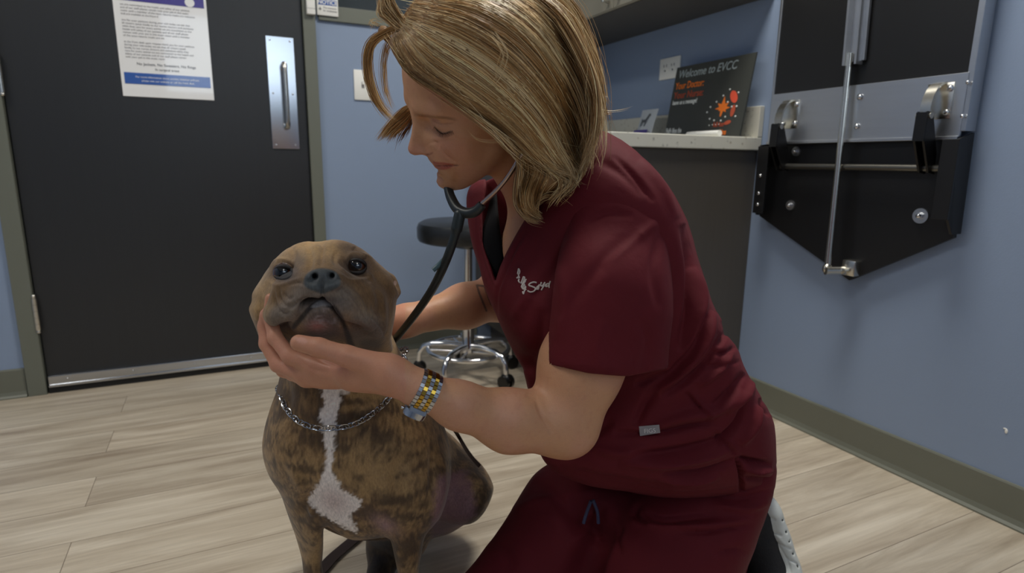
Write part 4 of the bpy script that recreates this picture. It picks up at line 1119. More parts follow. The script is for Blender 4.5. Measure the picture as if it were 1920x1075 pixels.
C = mixc(C, srgb(88, 70, 58), np.clip(blob(px, py, 556, 485, 20, 12, 20) + blob(px, py, 648, 466, 20, 10), 0, 1) * .55 * ~isb)
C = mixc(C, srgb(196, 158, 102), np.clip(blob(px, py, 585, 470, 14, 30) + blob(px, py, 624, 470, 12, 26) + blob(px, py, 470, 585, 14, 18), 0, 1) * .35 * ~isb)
nose = Outline([(568, 527), (574, 514), (588, 505), (604, 503), (620, 505), (634, 512), (640, 527), (636, 540), (618, 547), (604, 552), (590, 547), (572, 540)], 1, pad=60)
C = mixc(C, srgb(74, 78, 80), sstep(2, -2, nose(px, py)) * ~isb * (V_[:, 2] < .80))
C = mixc(C, srgb(12, 11, 11), np.clip(sstep(.5, .8, blob(px, py, 590.5, 520, 6, 8)) + sstep(.5, .8, blob(px, py, 621.5, 518, 6, 8)), 0, 1) * ~isb * (V_[:, 2] < .80))
mouthin = Outline([(545, 612), (563, 592), (579, 573), (596, 563), (610, 563), (622, 567), (636, 582), (647, 602), (656, 624), (664, 645), (668, 655), (652, 650), (646, 625), (636, 598), (620, 578), (600, 572), (584, 580), (570, 598), (550, 622)], 1, pad=60)
C = mixc(C, srgb(26, 20, 21), sstep(2.0, -2.0, mouthin(px, py)) * .9 * ~isb * f_)
lip = Outline([(580, 577), (595, 565), (608, 562), (620, 567), (626, 574), (610, 573), (592, 577)], 1, pad=40)
C = mixc(C, srgb(150, 146, 146), sstep(1.5, -1.5, lip(px, py)) * .8 * ~isb * f_)  # pale lip edge, its highlight painted into the coat colour
C = mixc(C, srgb(200, 170, 160), sstep(.5, .8, blob(px, py, 741, 531, 5, 7)) * .6 * ~isb)
M_coat = attr_mat('short_brindle_coat', rough=.62, spec=.3, bump=.5, bscale=420, sheen=.15, stretch=(1, 1, .45), varn=.22)
dog_at = to_world(c3(660, 900, 1.0)); dog_at[2] = 0
dog = empty('dog', tuple(dog_at), 'sitting brindle dog with white chest blaze lifting its chin onto the hand', 'dog')
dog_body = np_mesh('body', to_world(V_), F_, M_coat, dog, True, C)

def cam_axes_sphere(mb, c, r, u=24, v=16, sc=(1, 1, 1)):
    M3 = Matrix([[RC[i, j] for j in range(3)] for i in range(3)]).to_4x4()
    bmesh.ops.create_uvsphere(mb.bm, u_segments=u, v_segments=v, radius=1.0, matrix=Matrix.Translation(Vector(to_world(np.array(c)))) @ M3 @ Matrix.Diagonal((r * sc[0], r * sc[1], r * sc[2], 1)))
def eye_material():
    m = bpy.data.materials.new('dog_eye'); nt, ns, lk, p = nodes_of(m)
    tc = N(nt, 'ShaderNodeTexCoord'); ln = N(nt, 'ShaderNodeVectorMath', operation='NORMALIZE'); lk.new(tc.outputs['Object'], ln.inputs[0])
    at = N(nt, 'ShaderNodeAttribute', attribute_name='Col'); lk.new(at.outputs['Color'], p.inputs['Base Color'])
    p.inputs['Roughness'].default_value = .05; p.inputs['Coat Weight'].default_value = 1.0
    nt.nodes.remove(tc); nt.nodes.remove(ln)
    return m
M_eye = eye_material()
def eyeball(c, r, look, iris, pup, cols, parent, name='eye'):
    """sphere with pupil, iris and white ringed about its look axis (camera axes)"""
    nu, nv = 48, 40; look = np.array(look, float); look /= np.linalg.norm(look)
    a = np.cross(look, [0, 1, .1]); a /= np.linalg.norm(a); b = np.cross(look, a)
    V = []; C_ = []; F = []
    for j in range(nv + 1):
        th = math.pi * j / nv
        for i in range(nu):
            ph = 2 * math.pi * i / nu
            V.append(np.array(c) + r * (look * math.cos(th) + a * math.sin(th) * math.cos(ph) + b * math.sin(th) * math.sin(ph)))
            dg = math.degrees(th)
            C_.append(cols[0][:3] if dg < pup else cols[1][:3] if dg < iris else cols[2][:3])
    for j in range(nv):
        for i in range(nu): F.append((j * nu + i, (j + 1) * nu + i, (j + 1) * nu + (i + 1) % nu, j * nu + (i + 1) % nu))
    return np_mesh(name, to_world(np.array(V)), np.array(F), M_eye, parent, True, np.array(C_))
head_bvh = bvh_of(hv, hf)
M_lid = mat('eyelid_dark_skin', srgb(34, 27, 25), rough=.6, var=.15, scale=80)
for ex, ey, ed in EYES:
    ring = [hit(head_bvh, ex + 20 * math.cos(a), ey + 15 * math.sin(a), ed) for a in [2 * math.pi * k / 12 for k in range(12)]]
    dz = float(np.mean(sorted(ring)[:8])) + .0095
    c = c3(ex, ey, dz)
    eyeball(c, .0130, (-c[0] * .3, -.16 - c[1], -c[2]), 86, 38, (srgb(8, 7, 8), srgb(74, 40, 20), srgb(150, 120, 110)), dog)
    for up_ in (0, 1):
        pts = []; A = [math.pi * k / 20 for k in range(21)]
        for a in A:
            x = ex + 17.5 * math.cos(a); y = ey + (-1 if up_ else 1) * (12.5 if up_ else 12.0) * math.sin(a)
            zs = hit(head_bvh, x, y, dz); u = (x - ex) / FP * dz; v = (y - ey) / FP * dz
            zb = c[2] - math.sqrt(max(.0136 ** 2 - u * u - v * v, 0)) if u * u + v * v < .0136 ** 2 else zs
            pts.append(to_world(c3(x, y, min(zb + .0006, zs + .003))))
        MB().tube(pts, [.0012 + .0016 * math.sin(math.pi * k / 20) for k in range(21)], 10).build('eyelid', M_lid, dog, True)
# ---------------------------------------------------------------- the woman
wat = to_world(c3(1330, 900, 1.09)); wat[2] = 0
woman = empty('person', tuple(wat), 'woman in maroon scrubs kneeling and cupping the dog by the chin', 'person')
# head axes: forward, side towards the room's front (her left), up
FW = np.array([-.861, .460, -.219]); SD = np.array([.471, .557, -.684]); U_ = np.array([-.192, -.692, -.696])
HO = np.array([-.0480, -.2600, .7984])
def hp(f, s, u): return HO + f * FW + s * SD + u * U_
HA = np.stack([FW, SD, U_])
def he(f, s, u, rf, rs, ru): return ell(hp(f, s, u), (rf, rs, ru), HA)
SK = Field((-.37, -.46, .63), (.30, .285, 1.27), .0021)
SK.add(he(-.006, 0, .035, .094, .074, .088), .01)
SK.add(he(.035, 0, -.02, .052, .062, .075), .03)
SK.add(he(.040, 0, -.062, .046, .047, .048), .03)
SK.add(he(.058, 0, -.045, .036, .044, .040), .02)
for sg in (-1, 1):
    SK.add(cap(hp(.012, sg * .050, -.055), hp(.066, sg * .020, -.098), .016, .015), .025)   # jaw
    SK.add(he(.052, sg * .046, -.028, .024, .017, .020), .02)          # cheekbone
    SK.add(he(.060, sg * .036, -.055, .022, .020, .024), .02)          # cheek
    SK.add(cap(hp(.079, sg * .016, .018), hp(.068, sg * .044, .020), .010, .008), .012)   # brow
SK.add(he(.079, 0, -.102, .0135, .018, .013), .014)                 # chin
SK.add(cap(hp(.030, 0, -.085), hp(.070, 0, -.104), .022, .014), .02)
for sg in (-1, 1):
    SK.sub(he(.088, sg * .031, -.001, .012, .017, .010), .012)
    SK.add(he(.066, sg * .031, -.002, .0135, .0155, .0118), .004)      # lid over the eyeball
    SK.sub(cap(hp(.083, sg * .018, .0085), hp(.073, sg * .045, .0085), .0012), .004)     # lid crease
SK.add(cap(hp(.083, 0, .004), hp(.104, 0, -.037), .0065, .0085), .012)   # nose bridge
SK.add(he(.104, 0, -.041, .0105, .0105, .0095), .007)
for sg in (-1, 1):
    SK.add(he(.0965, sg * .0105, -.0455, .0105, .0070, .0085), .006)
    SK.sub(he(.0985, sg * .0060, -.0535, .005, .0025, .003), .002)
SK.add(cap(hp(.093, 0, -.052), hp(.0905, 0, -.062), .006, .007), .010)
SK.add(he(.081, 0, -.070, .016, .024, .016), .012)
SK.add(cap(hp(.0955, 0, -.0685), hp(.083, .021, -.0735), .0048, .0025), .004)       # lips
SK.add(cap(hp(.0955, 0, -.0685), hp(.083, -.021, -.0735), .0048, .0025), .004)
SK.add(cap(hp(.0935, 0, -.0800), hp(.082, .018, -.0780), .0052, .0022), .005)
SK.add(cap(hp(.0935, 0, -.0800), hp(.082, -.018, -.0780), .0052, .0022), .005)
SK.sub(cap(hp(.104, 0, -.0745), hp(.085, .025, -.0752), .0014), .003)
SK.sub(cap(hp(.104, 0, -.0745), hp(.086, -.024, -.0758), .0009), .003)
SK.sub(cap(hp(.098, 0, -.0905), hp(.090, .014, -.089), .004), .008)
SK.sub(cap(hp(.098, 0, -.0905), hp(.090, -.014, -.089), .004), .008)
for sg in (-1, 1):                                                     # ears
    SK.add(he(-.010, sg * .074, -.012, .016, .008, .030), .006); SK.sub(he(-.008, sg * .081, -.008, .008, .005, .016), .004)
# neck, shoulders, chest
NB_ = c3(1040, 400, .955)
SK.add(cap(hp(-.022, 0, -.045), NB_, .050, .055), .03)
SK.add(cap(c3(1050, 430, .92), c3(1140, 450, .87), .04, .045), .04)
SK.add(cap(c3(1050, 420, 1.0), c3(985, 425, 1.07), .045, .05), .04)
SK.add(cap(NB_, c3(1010, 470, .935), .055, .06), .04)
SK.add(cap(c3(1090, 500, .96), c3(1200, 700, 1.0), .10, .10), .05)
# near (left) arm
SK.add(cap(c3(1165, 480, .840), c3(1090, 690, .805), .046, .050), .03)
SK.add(cap(c3(1090, 680, .803), c3(1058, 792, .800), .0535, .043), .03)
SK.add(cap(c3(1060, 795, .800), c3(955, 789, .768), .0415, .0375), .022)
SK.add(cap(c3(955, 789, .768), c3(860, 760, .735), .0375, .0265), .02)
SK.add(cap(c3(860, 760, .735), c3(790, 731, .716), .0265, .0205), .02)
SK.add(cap(c3(790, 731, .716), c3(735, 706, .712), .0205, .0200), .015)
# hand under the dog's chin
SK.add(cap(c3(740, 704, .714), c3(662, 697, .735), .0205, .0225), .014)
SK.add(cap(c3(735, 708, .728), c3(612, 697, .762), .019, .0185), .014)
SK.add(cap(c3(720, 690, .708), c3(650, 668, .703), .0165, .0125), .012)
SK.add(cap(c3(650, 668, .703), c3(598, 652, .700), .0122, .0112), .005)
SK.add(cap(c3(598, 652, .700), c3(560, 643, .700), .0114, .0096), .004)
def finger(P, R): 
    P = [c3(*p) for p in P]; F2 = Field(np.min(P, 0) - .02, np.max(P, 0) + .02, .0021)
    for i in range(len(P) - 1): SK.add(cap(P[i], P[i + 1], R[i], R[i + 1]), .0045 if i else .012)
finger([(640, 692, .738), (588, 686, .748), (543, 668, .756), (516, 634, .764), (506, 592, .774), (508, 560, .770)], [.0105, .0102, .0098, .0090, .0082, .0072])
finger([(630, 704, .748), (572, 704, .760), (522, 684, .772), (500, 645, .778), (496, 612, .782), (498, 590, .776)], [.0110, .0106, .0098, .0090, .0082, .0074])
finger([(628, 708, .756), (575, 711, .770), (532, 694, .786), (508, 660, .796), (497, 630, .798)], [.0105, .0100, .0092, .0085, .0074])
finger([(630, 708, .768), (585, 712, .786), (548, 702, .806), (520, 678, .812), (510, 655, .812)], [.0100, .0092, .0084, .0076, .0068])
# far (right) arm reaching behind the dog's neck
SK.add(cap(c3(975, 440, 1.10), c3(945, 556, 1.17), .048, .043), .03)
SK.add(cap(c3(945, 556, 1.17), c3(872, 574, 1.115), .043, .037), .03)
SK.add(cap(c3(872, 574, 1.115), c3(760, 602, 1.035), .037, .0255), .03)
SK.add(cap(c3(760, 602, 1.035), c3(715, 615, 1.03), .0255, .026), .02)
for k in range(4):
    SK.add(cap(c3(718, 600 + 11 * k, 1.035), c3(683, 606 + 13 * k, 1.045), .0095, .0085), .006); SK.add(cap(c3(683, 606 + 13 * k, 1.045), c3(664, 612 + 14 * k, 1.030), .0085, .0072), .004)
SK.add(cap(c3(722, 628, 1.02), c3(702, 655, 1.00), .0105, .009), .008)
face_out = Outline([(860, -60), (745, 20), (737, 70), (736, 121), (739, 155), (745, 184), (756, 204), (768, 218), (773, 232), (771, 250), (766, 268), (764, 280), (768, 288), (778, 292), (791, 290), (801, 293), (804, 300), (811, 308), (816, 315), (823, 318.5), (819, 325), (820, 333), (818, 341), (823, 350), (834, 356), (850, 358), (874, 356), (895, 350), (918, 352), (925, 420), (900, 430), (900, 480), (880, 505), (840, 530), (700, 540), (440, 520), (440, 900), (1400, 1000), (1400, 200), (1100, -80)], 0, step=1.5)
sl_, Xs, Ys, Zs = SK.grid((-.25, -.46, .63), (.30, -.03, 1.0))
SK.d[sl_] = smax(SK.d[sl_], face_out.cone()(Xs, Ys, Zs).astype(np.float32), .004)
sv, sf = SK.mesh(); sn = vnormals(sv, sf); print('skin', len(sv))
def hpx(f, s, u): p = hp(f, s, u); return p[0] / p[2] * FP + CX, p[1] / p[2] * FP + CY
print('eye px', hpx(.07, .031, 0), 'ear', hpx(-.01, .075, -.01), 'mouth corner', hpx(.083, .022, -.075), 'nose', hpx(.112, 0, -.043), 'chin', hpx(.08, 0, -.115))
skin_strokes = [
    ([(816, 238), (824, 246), (834, 249), (846, 245)], 1.8, -1.2), ([(812, 228), (828, 233), (850, 232)], 2.2, -.9), ([(818, 236), (832, 240), (845, 239)], 3.5, .9),
    ([(826, 276), (836, 290), (856, 306)], 2.6, -1.1), ([(834, 272), (848, 286), (864, 300)], 6, .9), ([(810, 264), (820, 268), (822, 280)], 2.0, -1.3), ([(804, 276), (812, 272), (816, 282)], 3.5, 1.2),
    ([(815, 311), (835, 311), (860, 310)], 1.7, -1.5), ([(820, 316), (834, 317), (848, 313)], 2.6, 1.1), ([(812, 305), (828, 305), (848, 307)], 2.2, .8), ([(862, 304), (864, 312), (860, 320)], 3, -.7), ([(824, 325), (838, 325), (848, 321)], 3.5, -.9),
    ([(1004, 742), (1012, 770), (1026, 796), (1036, 814)], 4.5, -2.6), ([(985, 738), (1004, 750)], 6, -1.5),
    ([(586, 668), (610, 680), (640, 690)], 4, -2.5), ([(640, 660), (660, 668), (690, 672)], 6, 1.0), ([(598, 636), (600, 664)], 2.5, -.5), ([(606, 638), (607, 664)], 2, -.4),
    ([(550, 664), (580, 690), (620, 700)], 4, -1.4), ([(760, 694), (752, 720), (757, 748)], 3, -.5),
]
sv = sculpt(sv, sn, skin_strokes); sn = vnormals(sv, sf)
px, py = project(sv)
SKN = srgb(204, 152, 116)
C = np.tile(np.array(SKN[:3]), (len(sv), 1))
C = mixc(C, srgb(204, 148, 124), sstep(-.3, .6, vnoise(sv * 34, 11)) * .5)
C = mixc(C, srgb(186, 128, 100), sstep(.2, .8, vnoise(sv * 240, 12)) * .25)
hand_ = (px < 760) & (py > 530)
C = mixc(C, srgb(208, 140, 118), hand_ * .45)
loc = (sv - HO) @ HA.T; hd = (np.linalg.norm(sv - HO, axis=1) < .16)
def hb(f, s, u, r, ru=None):
    return np.exp(-(((loc[:, 0] - f) / r) ** 2 + ((np.abs(loc[:, 1]) - s) / r) ** 2 + ((loc[:, 2] - u) / (ru or r)) ** 2)) * hd
C = mixc(C, srgb(196, 118, 100), np.clip(hb(.06, .045, -.04, .022), 0, 1) * .45)
C = mixc(C, srgb(200, 124, 104), np.clip(hb(.108, 0, -.043, .014), 0, 1) * .45)
fr = hd & (sn @ np.array([0, 0, -1.0]) > -.3)
lipP = Outline([(810, 302), (820, 304), (836, 305), (853, 309), (848, 314), (834, 319), (822, 319), (815, 312)], 1, step=.5, pad=30)
C = mixc(C, srgb(176, 84, 76), sstep(1.2, -1.2, lipP(px, py)) * .8 * fr)
def line(Pl, w0, w1):
    d_, t_ = seg_dist(px, py, spline(Pl, 6)); return sstep(w1, w0, d_) * np.clip(np.sin(np.pi * t_) * 2.5, 0, 1) * fr
C = mixc(C, srgb(96, 44, 40), line([(814, 311), (835, 311), (862, 310)], .4, 1.6) * .85)
C = mixc(C, srgb(62, 40, 32), line([(813, 236), (823, 247), (834, 250), (849, 245)], .5, 2.0) * .9)
C = mixc(C, srgb(150, 100, 80), line([(810, 226), (828, 232), (852, 231)], .5, 2.2) * .5)
C = mixc(C, srgb(128, 88, 60), line([(774, 215), (795, 217), (816, 220), (836, 221), (860, 226)], 1.0, 3.8) * .6)
C = mixc(C, srgb(140, 74, 60), line([(812, 286), (806, 289), (797, 290)], .5, 2.5) * .7)
C = mixc(C, srgb(186, 110, 90), np.clip(blob(px, py, 855, 275, 26, 18), 0, 1) * .3 * fr)
# nail of the thumb, tattoo line on the far forearm
C = mixc(C, srgb(226, 170, 152), sstep(.4, .7, blob(px, py, 566, 639, 13, 8, 12)) * .6)
d1, t1 = seg_dist(px, py, [(921, 571), (908, 537), (894, 535), (899, 551), (912, 583)])
C = mixc(C, srgb(70, 72, 74), sstep(2.6, 1.2, d1) * (sv[:, 2] > .95) * .75)
M_skin = attr_mat('skin', rough=.48, spec=.4, sss=.12, bump=.12, bscale=700, varn=.05)
body = np_mesh('body', to_world(sv), sf, M_skin, woman, True, C)
skin_bvh = bvh_of(sv, sf)
# lashes on the lowered lid
M_lash = mat('lash_brown', srgb(50, 34, 26), .6)
mb = MB(); LP_ = spline([(813, 237), (823, 247), (834, 250), (850, 245)], 8)
for k in range(1, len(LP_) - 1):
    x, y = LP_[k]; z = hit(skin_bvh, x, y, None)
    if z is None: continue
    u = k / len(LP_); dx = -5 + 9 * u; ln = 6 + 3.5 * math.sin(math.pi * u)
    mb.tube([W(x, y, z - .0002), W(x + dx * .5, y + ln * .6, z - .0022), W(x + dx * 1.1, y + ln, z - .0045)], [.00030, .00024, .00010], 4)
mb.build('eyelashes', M_lash, woman)

# ---- black undershirt inside the V neck
US = Field((-.10, -.22, .70), (.12, .06, 1.12), .003)
US.add(cap(c3(985, 400, .995), c3(975, 520, .965), .062, .062), .03)
US.add(cap(c3(975, 470, .97), c3(1010, 560, .97), .065, .07), .03)
und = Outline([(908, 320), (931, 320), (932, 370), (934, 395), (938, 435), (944, 470), (946, 488), (938, 512), (930, 538), (920, 512), (905, 470), (902, 440), (903, 400)], 0)
US.cut(und.cone(), .008)
uv_, uf_ = US.mesh()
M_under_ = mat('undershirt_black', srgb(9, 9, 12), rough=.9, var=.1, scale=200, bump=.2, bscale=900, spec=.2)
np_mesh('undershirt', to_world(uv_), uf_, M_under_, woman)

# ---- scrub top
def fabric(name, col, sheen=.03):
    m = mat(name, col, rough=.78, var=.07, scale=60, spec=.25, sheen=sheen)
    nt = m.node_tree; p = nt.nodes['Principled BSDF']; p.inputs['Sheen Tint'].default_value = (.8, .35, .38, 1)
    tc = N(nt, 'ShaderNodeTexCoord')
    w1 = N(nt, 'ShaderNodeTexNoise'); w1.inputs['Scale'].default_value = 1500; w1.inputs['Detail'].default_value = 1
    nt.links.new(tc.outputs['Object'], w1.inputs['Vector'])
    w2 = N(nt, 'ShaderNodeTexNoise'); w2.inputs['Scale'].default_value = 24; w2.inputs['Detail'].default_value = 4; w2.inputs['Distortion'].default_value = .8
    nt.links.new(tc.outputs['Object'], w2.inputs['Vector'])
    b1 = N(nt, 'ShaderNodeBump'); b1.inputs['Strength'].default_value = .15; b1.inputs['Distance'].default_value = .0006
    b2 = N(nt, 'ShaderNodeBump'); b2.inputs['Strength'].default_value = .22; b2.inputs['Distance'].default_value = .006
    nt.links.new(w1.outputs[0], b1.inputs['Height']); nt.links.new(w2.outputs[0], b2.inputs['Height']); nt.links.new(b2.outputs[0], b1.inputs['Normal']); nt.links.new(b1.outputs[0], p.inputs['Normal'])
    return m
M_scrub = fabric('scrub_maroon', srgb(92, 20, 29))
TP = Field((-.12, -.28, .62), (.50, .42, 1.34), .0029)
FT = (-.80, .20, -.55)
chain(TP, [c3(1075, 400, .955), c3(1120, 500, .965), c3(1185, 640, .985), c3(1250, 760, 1.03), c3(1300, 850, 1.06)], [.155, .172, .168, .175, .185], .05, (FT, .80))
TP.add(cap(c3(1060, 345, .98), c3(1160, 400, .86), .06, .085), .05)
TP.add(cap(c3(1140, 330, 1.0), c3(1230, 480, 1.0), .085, .11), .05)
TP.add(cap(c3(1000, 400, 1.05), c3(960, 450, 1.10), .08, .075), .05)
TP.add(ell(c3(985, 560, .925), (.070, .085, .07)), .05)
TP.add(cap(c3(898, 385, 1.0), c3(935, 560, .965), .042, .06), .03)
TP.add(cap(c3(935, 560, .965), c3(1000, 680, .96), .06, .06), .03)
TP.add(ell(c3(1045, 585, .865), (.062, .07, .06)), .05)
TP.add(ell(c3(1370, 820, 1.08), (.115, .12, .13)), .05)
TP.add(ell(c3(1180, 830, .93), (.14, .085, .10)), .06)
top_out = Outline([(872, 322), (872, 385), (878, 430), (893, 480), (908, 534), (925, 582), (945, 627), (965, 664), (985, 702), (992, 760), (985, 820), (978, 862), (1010, 892), (1080, 912), (1180, 930), (1260, 938), (1345, 932), (1392, 924), (1440, 908), (1456, 880), (1454, 830), (1450, 785),
                   (1428, 747), (1406, 710), (1392, 682), (1384, 654), (1361, 628), (1356, 605), (1338, 578), (1320, 525), (1308, 480), (1298, 440), (1280, 400), (1258, 358), (1228, 318), (1180, 270), (1125, 240), (1080, 245), (1010, 290), (940, 320), (900, 312)], 1)
TP.cut(top_out.cone(), .028)
vneck = Outline([(915, 300), (913, 350), (905, 400), (906, 452), (918, 492), (929, 527), (938, 500), (948, 476), (964, 445), (984, 408), (1012, 350), (1040, 300)], 0)
slx, X_g, Y_g, Z_g = TP.grid(TP.lo, TP.lo + TP.h * TP.n)
TP.d = smax(TP.d, np.minimum(-vneck.cone()(X_g, Y_g, Z_g), 1.01 - Z_g + 0 * X_g + 0 * Y_g).astype(np.float32), .006)
nk = cap(hp(-.03, 0, -.05), NB_ + np.array([-.005, .02, 0]), .058, .066)
TP.sub(nk, .01)
tv, tf = TP.mesh()
# near sleeve
SL = Field((-.02, -.20, .62), (.30, .16, .98), .0034)
SL.add(cap(c3(1160, 425, .835), c3(1145, 560, .815), .082, .084, ((0, 0, 1), .85)), .02)
SL.add(cap(c3(1145, 560, .815), c3(1142, 740, .815), .084, .086, ((0, 0, 1), .85)), .03)
SL.add(cap(c3(1125, 540, .800), c3(1092, 760, .800), .068, .0665), .03)
sl_out = Outline([(1060, 372), (1110, 352), (1170, 356), (1222, 385), (1250, 412), (1262, 470), (1270, 575), (1262, 640), (1256, 760), (1200, 800), (1060, 790), (1008, 740), (1014, 690), (1026, 620), (1034, 568), (1042, 500), (1050, 430)], 1)
SL.cut(sl_out.cone(), .022)
hem_out = Outline([(900, 300), (1400, 300), (1400, 668), (1252, 692), (1215, 700), (1178, 706), (1100, 699), (1019, 683), (900, 664)], 0)
SL.cut(hem_out.cone(), .003)
SL.sub(cap(c3(1097, 665, .804), c3(1075, 790, .800), .0575, .0575), .004)
slv, slf = SL.mesh()
top_strokes = [
    ([(1000, 560), (1040, 500), (1075, 450), (1090, 400)], 12, -4), ([(985, 700), (1010, 640), (1018, 580)], 12, -4), ([(960, 600), (985, 560), (1000, 520)], 10, 2.5),
    ([(1282, 420), (1298, 500), (1292, 580), (1272, 660)], 9, -7), ([(1305, 500), (1318, 560), (1300, 640), (1270, 700)], 7, 4),
    ([(1338, 585), (1322, 640), (1285, 690), (1235, 730)], 8, 7), ([(1322, 590), (1300, 650), (1262, 700), (1215, 735)], 6, -6), ([(1352, 625), (1335, 670), (1290, 715), (1240, 745)], 5, -6), ([(1372, 655), (1352, 690), (1310, 725)], 6, 5),
    ([(1355, 600), (1362, 622), (1350, 650)], 4, -5), ([(1378, 650), (1362, 662), (1340, 664)], 4, -4), ([(1310, 690), (1350, 686), (1388, 678)], 3, -2.5), ([(1395, 700), (1375, 730), (1335, 765)], 6, -6), ([(1412, 715), (1395, 745), (1360, 775)], 7, 5),
    ([(1230, 800), (1290, 780), (1340, 770), (1395, 735)], 9, 7), ([(1150, 812), (1230, 812), (1290, 800), (1345, 790)], 6, -5), ([(1400, 748), (1385, 790), (1364, 815), (1345, 835)], 6, -8), ([(1425, 762), (1412, 800), (1388, 835)], 8, 6),
    ([(1286, 736), (1308, 762), (1330, 790)], 2.2, -3), ([(1339, 808), (1360, 832), (1381, 855)], 2.2, -3), ([(1292, 732), (1314, 758), (1336, 786)], 3, 2), ([(1346, 804), (1368, 828), (1386, 848)], 3, 2),
    ([(1180, 850), (1250, 850), (1320, 835), (1370, 812)], 7, -6), ([(1160, 868), (1240, 872), (1310, 862), (1372, 842)], 8, 6), ([(1240, 890), (1300, 890), (1345, 878), (1378, 862)], 5, -6), ([(1230, 905), (1300, 905), (1350, 895)], 5, 4),
    ([(1381, 857), (1388, 880), (1391, 905), (1390, 926)], 3, -8), ([(1386, 858), (1410, 866), (1448, 872)], 4, -7), ([(1392, 880), (1418, 884), (1450, 884)], 5, 5), ([(1392, 896), (1420, 902), (1450, 900)], 4, -4), ([(1426, 747), (1432, 765), (1445, 780)], 3.5, -5),
    ([(1050, 880), (1120, 900), (1200, 915), (1260, 915)], 12, -5), ([(1150, 790), (1110, 815), (1070, 850)], 10, -4), ([(1110, 840), (1160, 850), (1220, 845)], 9, 4),
    ([(1200, 300), (1240, 350), (1270, 410)], 8, 3), ([(1120, 300), (1160, 320), (1210, 370)], 10, -2.5), ([(1030, 345), (1070, 320), (1120, 300)], 8, -2), ([(1150, 290), (1190, 330), (1225, 380)], 5, -2.5),
    ([(893, 400), (897, 460), (912, 510), (926, 545)], 3, -1.5), ([(985, 432), (962, 472), (945, 515), (932, 548), (930, 600)], 3, -1.6), ([(990, 440), (967, 480), (950, 522), (937, 560)], 3, 1.2),
    ([(1090, 902), (1180, 920), (1260, 926), (1345, 920), (1388, 912)], 2.5, -1.4), ([(1232, 735), (1210, 760), (1190, 800)], 9, -4), ([(1255, 700), (1225, 712), (1190, 722)], 6, -4),
]
sleeve_strokes = [
    ([(1085, 380), (1120, 365), (1180, 368), (1235, 405)], 4, -1.4), ([(1050, 600), (1090, 540), (1150, 470), (1200, 440)], 14, -3), ([(1240, 430), (1225, 500), (1235, 580)], 9, -2.5), ([(1050, 500), (1060, 560), (1045, 640)], 10, 2.5),
    ([(1022, 676), (1080, 691), (1178, 700), (1250, 686)], 2.5, -1.2), ([(1200, 600), (1215, 640), (1205, 700)], 9, -2.2), ([(1130, 600), (1120, 650), (1125, 700)], 12, 2), ([(1100, 420), (1140, 400), (1190, 405)], 7, -1.6), ([(1235, 412), (1190, 450), (1130, 500)], 9, 2.2),
]
bo = lambda S_, g: [(q_[0], q_[1], q_[2] * g) for q_ in S_]
tv = sculpt(tv, vnormals(tv, tf), bo(top_strokes, 2.0)); slv = sculpt(slv, vnormals(slv, slf), bo(sleeve_strokes, 1.7))
def soft(V, F, amp, sc, seed): 
    return V + vnormals(V, F) * (amp * vnoise(V * sc + 20, seed))[:, None]
tv = soft(tv, tf, .0022, 17, 5); slv = soft(slv, slf, .0014, 17, 6)
TV, TF = meshes_join([(tv, tf), (slv, slf)])
np_mesh('scrub_top', to_world(TV), TF, M_scrub, woman)
top_bvh = bvh_of(TV, TF)

# ---- trousers
TR = Field((-.16, .22, .66), (.50, .84, 1.42), .004)
TR.add(ell(c3(1340, 880, 1.11), (.165, .13, .17)), .04)
TR.add(ell(c3(1400, 850, 1.04), (.085, .12, .12)), .04)
chain(TR, [c3(1375, 900, 1.02), c3(1260, 1050, .97), c3(1120, 1250, .905)], [.115, .105, .072], .04)
chain(TR, [c3(1240, 890, 1.14), c3(1080, 990, 1.06), c3(905, 1160, 1.0)], [.105, .105, .07], .04)
chain(TR, [c3(1120, 1250, .905), c3(1300, 1165, 1.02), c3(1392, 1085, 1.12)], [.068, .062, .052], .03)
chain(TR, [c3(905, 1160, 1.0), c3(1080, 1060, 1.15), c3(1220, 1000, 1.27)], [.066, .06, .052], .03)
tr_out = Outline([(1000, 800), (984, 862), (958, 915), (928, 958), (902, 1000), (876, 1045), (855, 1078), (838, 1115), (830, 1160), (850, 1230), (1000, 1420), (1180, 1420), (1330, 1230), (1385, 1120), (1400, 1070), (1422, 1015), (1437, 958), (1449, 924), (1456, 870), (1440, 800)], 1)
TR.cut(tr_out.cone(), .03)
rv, rf = TR.mesh()
tr_strokes = [
    ([(1085, 925), (1092, 975), (1120, 1000), (1098, 1075), (1060, 1180)], 28, -24), ([(1130, 940), (1120, 985), (1112, 1030)], 10, -8), ([(1180, 975), (1250, 990), (1340, 985), (1410, 972)], 7, 5), ([(1210, 960), (1240, 975), (1290, 972), (1350, 968)], 5, -5),
    ([(1250, 990), (1310, 998), (1360, 992), (1412, 984)], 4, -4), ([(1160, 1000), (1140, 1050), (1130, 1110)], 12, 4), ([(1200, 945), (1190, 965), (1215, 985)], 5, -5), ([(1330, 925), (1390, 935), (1450, 915)], 5, -4), ([(1335, 945), (1395, 955), (1440, 940)], 6, 5),
    ([(1000, 900), (1040, 930), (1075, 975)], 12, -5), ([(960, 960), (1000, 940), (1050, 925)], 10, 3), ([(1340, 1040), (1370, 1030), (1405, 1035)], 6, -3), ([(920, 1010), (950, 1030), (960, 1070)], 12, -4),
    ([(1383, 862), (1410, 872), (1446, 876)], 4, -5), ([(1165, 985), (1158, 1010), (1165, 1040)], 5, -4),
]
rv = sculpt(rv, vnormals(rv, rf), bo(tr_strokes, 1.6)); rv = soft(rv, rf, .003, 13, 9)
np_mesh('scrub_trousers', to_world(rv), rf, M_scrub, woman)
